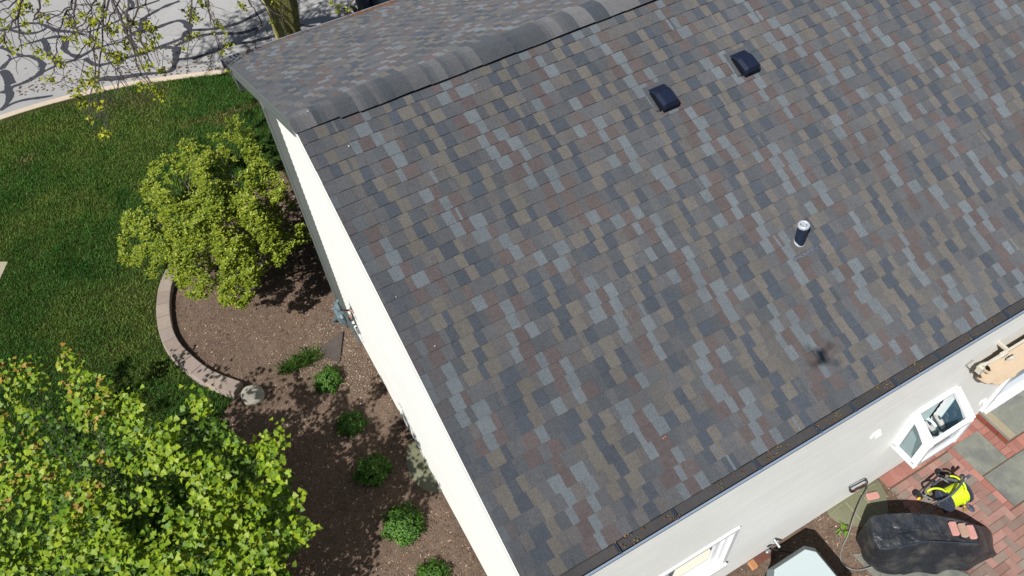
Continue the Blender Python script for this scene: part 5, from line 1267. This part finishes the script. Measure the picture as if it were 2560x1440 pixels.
m=MB();a=on(1929,1373,1,YW-.08);m.tube([a,a+np.array([.3,-.2,-.12]),(3.1,-4.74,GZ+.2)],.012,6);obj('cable',m,m_rubber,ou)
m=MB();a=on(1946,1362,1,YW-.10);m.tube([a+np.array([0,.08,.0]),a+np.array([0,-.03,-.02])],.020,8);obj('conduit',m,m_steel,ou);m=MB();m.ball(a+np.array([-.16,.0,.0]),.026,8,6,sq=(1.6,1,1));obj('conduit_cap',m,m_steel,ou)
P=G(1905,1388,GZ+.10);m=MB();m.box(P[0]-.12,P[0]+.13,YW-.10,YW-.02,GZ,GZ+.12,A(128,84,70));m.box(P[0]-.20,P[0]-.125,YW-.12,YW-.02,GZ,GZ+.10,A(206,150,104))
tag(recenter(obj('brick_edging',m,m_brick)),'short piece of brown and orange brick against the wall by the pale blue unit','brick')
# ---------------------------------------------------------------- wire ring and cable
m=MB();P=[on(x,y,1,YW-.05) for x,y in [(2126,1226),(2124,1221),(2133,1215),(2146,1208),(2158,1202),(2165,1200),(2169,1206),(2165,1213)]];m.tube(spl(P,4),.009,6)
m2=MB();P=[on(x,y,1,YW-.045) for x,y in [(2164,1213),(2152,1219),(2143,1223),(2134,1229),(2127,1229),(2125,1225)]];m2.tube(spl(P,4),.014,6)
wr=obj('hose_ring',m,m_gut);obj('ring_base',m2,mat('rust_brown',(.07,.03,.025),rough=.8),wr);tag(wr,'dark oval wire ring fixed low on the back wall above the olive cover','hose holder')
m=MB();P=[on(2165,1204,1,YW-.07)]+[G(x,y,z) for x,y,z in [(2168,1225,-.22),(2152,1255,-.22),(2134,1295,-.28),(2121,1335,-.38),(2106,1368,GZ+.06),(2101,1392,GZ+.06),(2108,1411,GZ+.06),(2128,1423,GZ+.06),(2150,1425,GZ+.06),(2180,1417,GZ+.10),(2215,1400,GZ+.25)]]
m.tube(spl(P,6),.009,7);tag(recenter(obj('garden_cable',m,m_cable,smooth=True)),'thin grey hose running from the wall ring over the olive cover to the covered grill','hose')
# weed
m=MB();c=G(2104,1328);r=random.Random(12)
for i in range(16):
    a=r.choice([2.9,3.6,4.4,5.2,.2,1.0])+r.uniform(-.3,.3);l=r.uniform(.07,.15);d=np.array([math.cos(a),math.sin(a),0]);s=np.array([-d[1],d[0],0])*.013;h=r.uniform(.03,.09)
    b=c+np.array([0,0,.03]);m.add([b,b+d*l*.45+s+np.array([0,0,h]),b+d*l+np.array([0,0,h*.6]),b+d*l*.45-s+np.array([0,0,h])],[(0,1,2,3)],tuple(v*r.uniform(.8,1.2) for v in A(110,150,50,1.4)))
tag(recenter(obj('weed',m,m_leaf2)),'small green weed on the mulch beside the grey hose','weed')
# ---------------------------------------------------------------- the drone carrying the camera (its shadow falls on the roof)
fh=ROT@np.array([0,0,-1.]);fh[2]=0;fh/=np.linalg.norm(fh);sd_=np.cross(fh,[0,0,1.]);upv=np.array([0,0,1.])
bc=CAM+upv*.055-fh*.065
dr=empty('drone',tuple(map(float,bc)),'small grey quadcopter drone hovering above the garden','drone')
m=MB();m.obox(bc,fh,sd_,upv,.075,.040,.026);o=obj('body',m,m_rubberg,dr);b_=o.modifiers.new('b','BEVEL');b_.width=.015;b_.segments=3
for sx in (-1,1):
    for sf in (-1,1):
        e=bc+fh*sf*.10+sd_*sx*.115+upv*.012;m=MB();m.tube([bc+fh*sf*.05+sd_*sx*.03,e],[.010,.008],8);m.tube([e-upv*.012,e+upv*.018],.012,12);ar=obj('arm',m,m_rubberg,dr)
        m=MB();a=.5+sx+sf*.7
        for q in (0,math.pi):
            d=fh*math.cos(a+q)+sd_*math.sin(a+q);s=np.cross(upv,d);z=upv*.020;m.add([e+z-s*.004,e+z+d*.06-s*.008,e+z+d*.06+s*.006,e+z+s*.004,e+z*1.1-s*.004,e+z*1.1+d*.06-s*.008,e+z*1.1+d*.06+s*.006,e+z*1.1+s*.004],[(0,1,2,3),(7,6,5,4)])
        obj('propeller',m,m_rubber,ar)
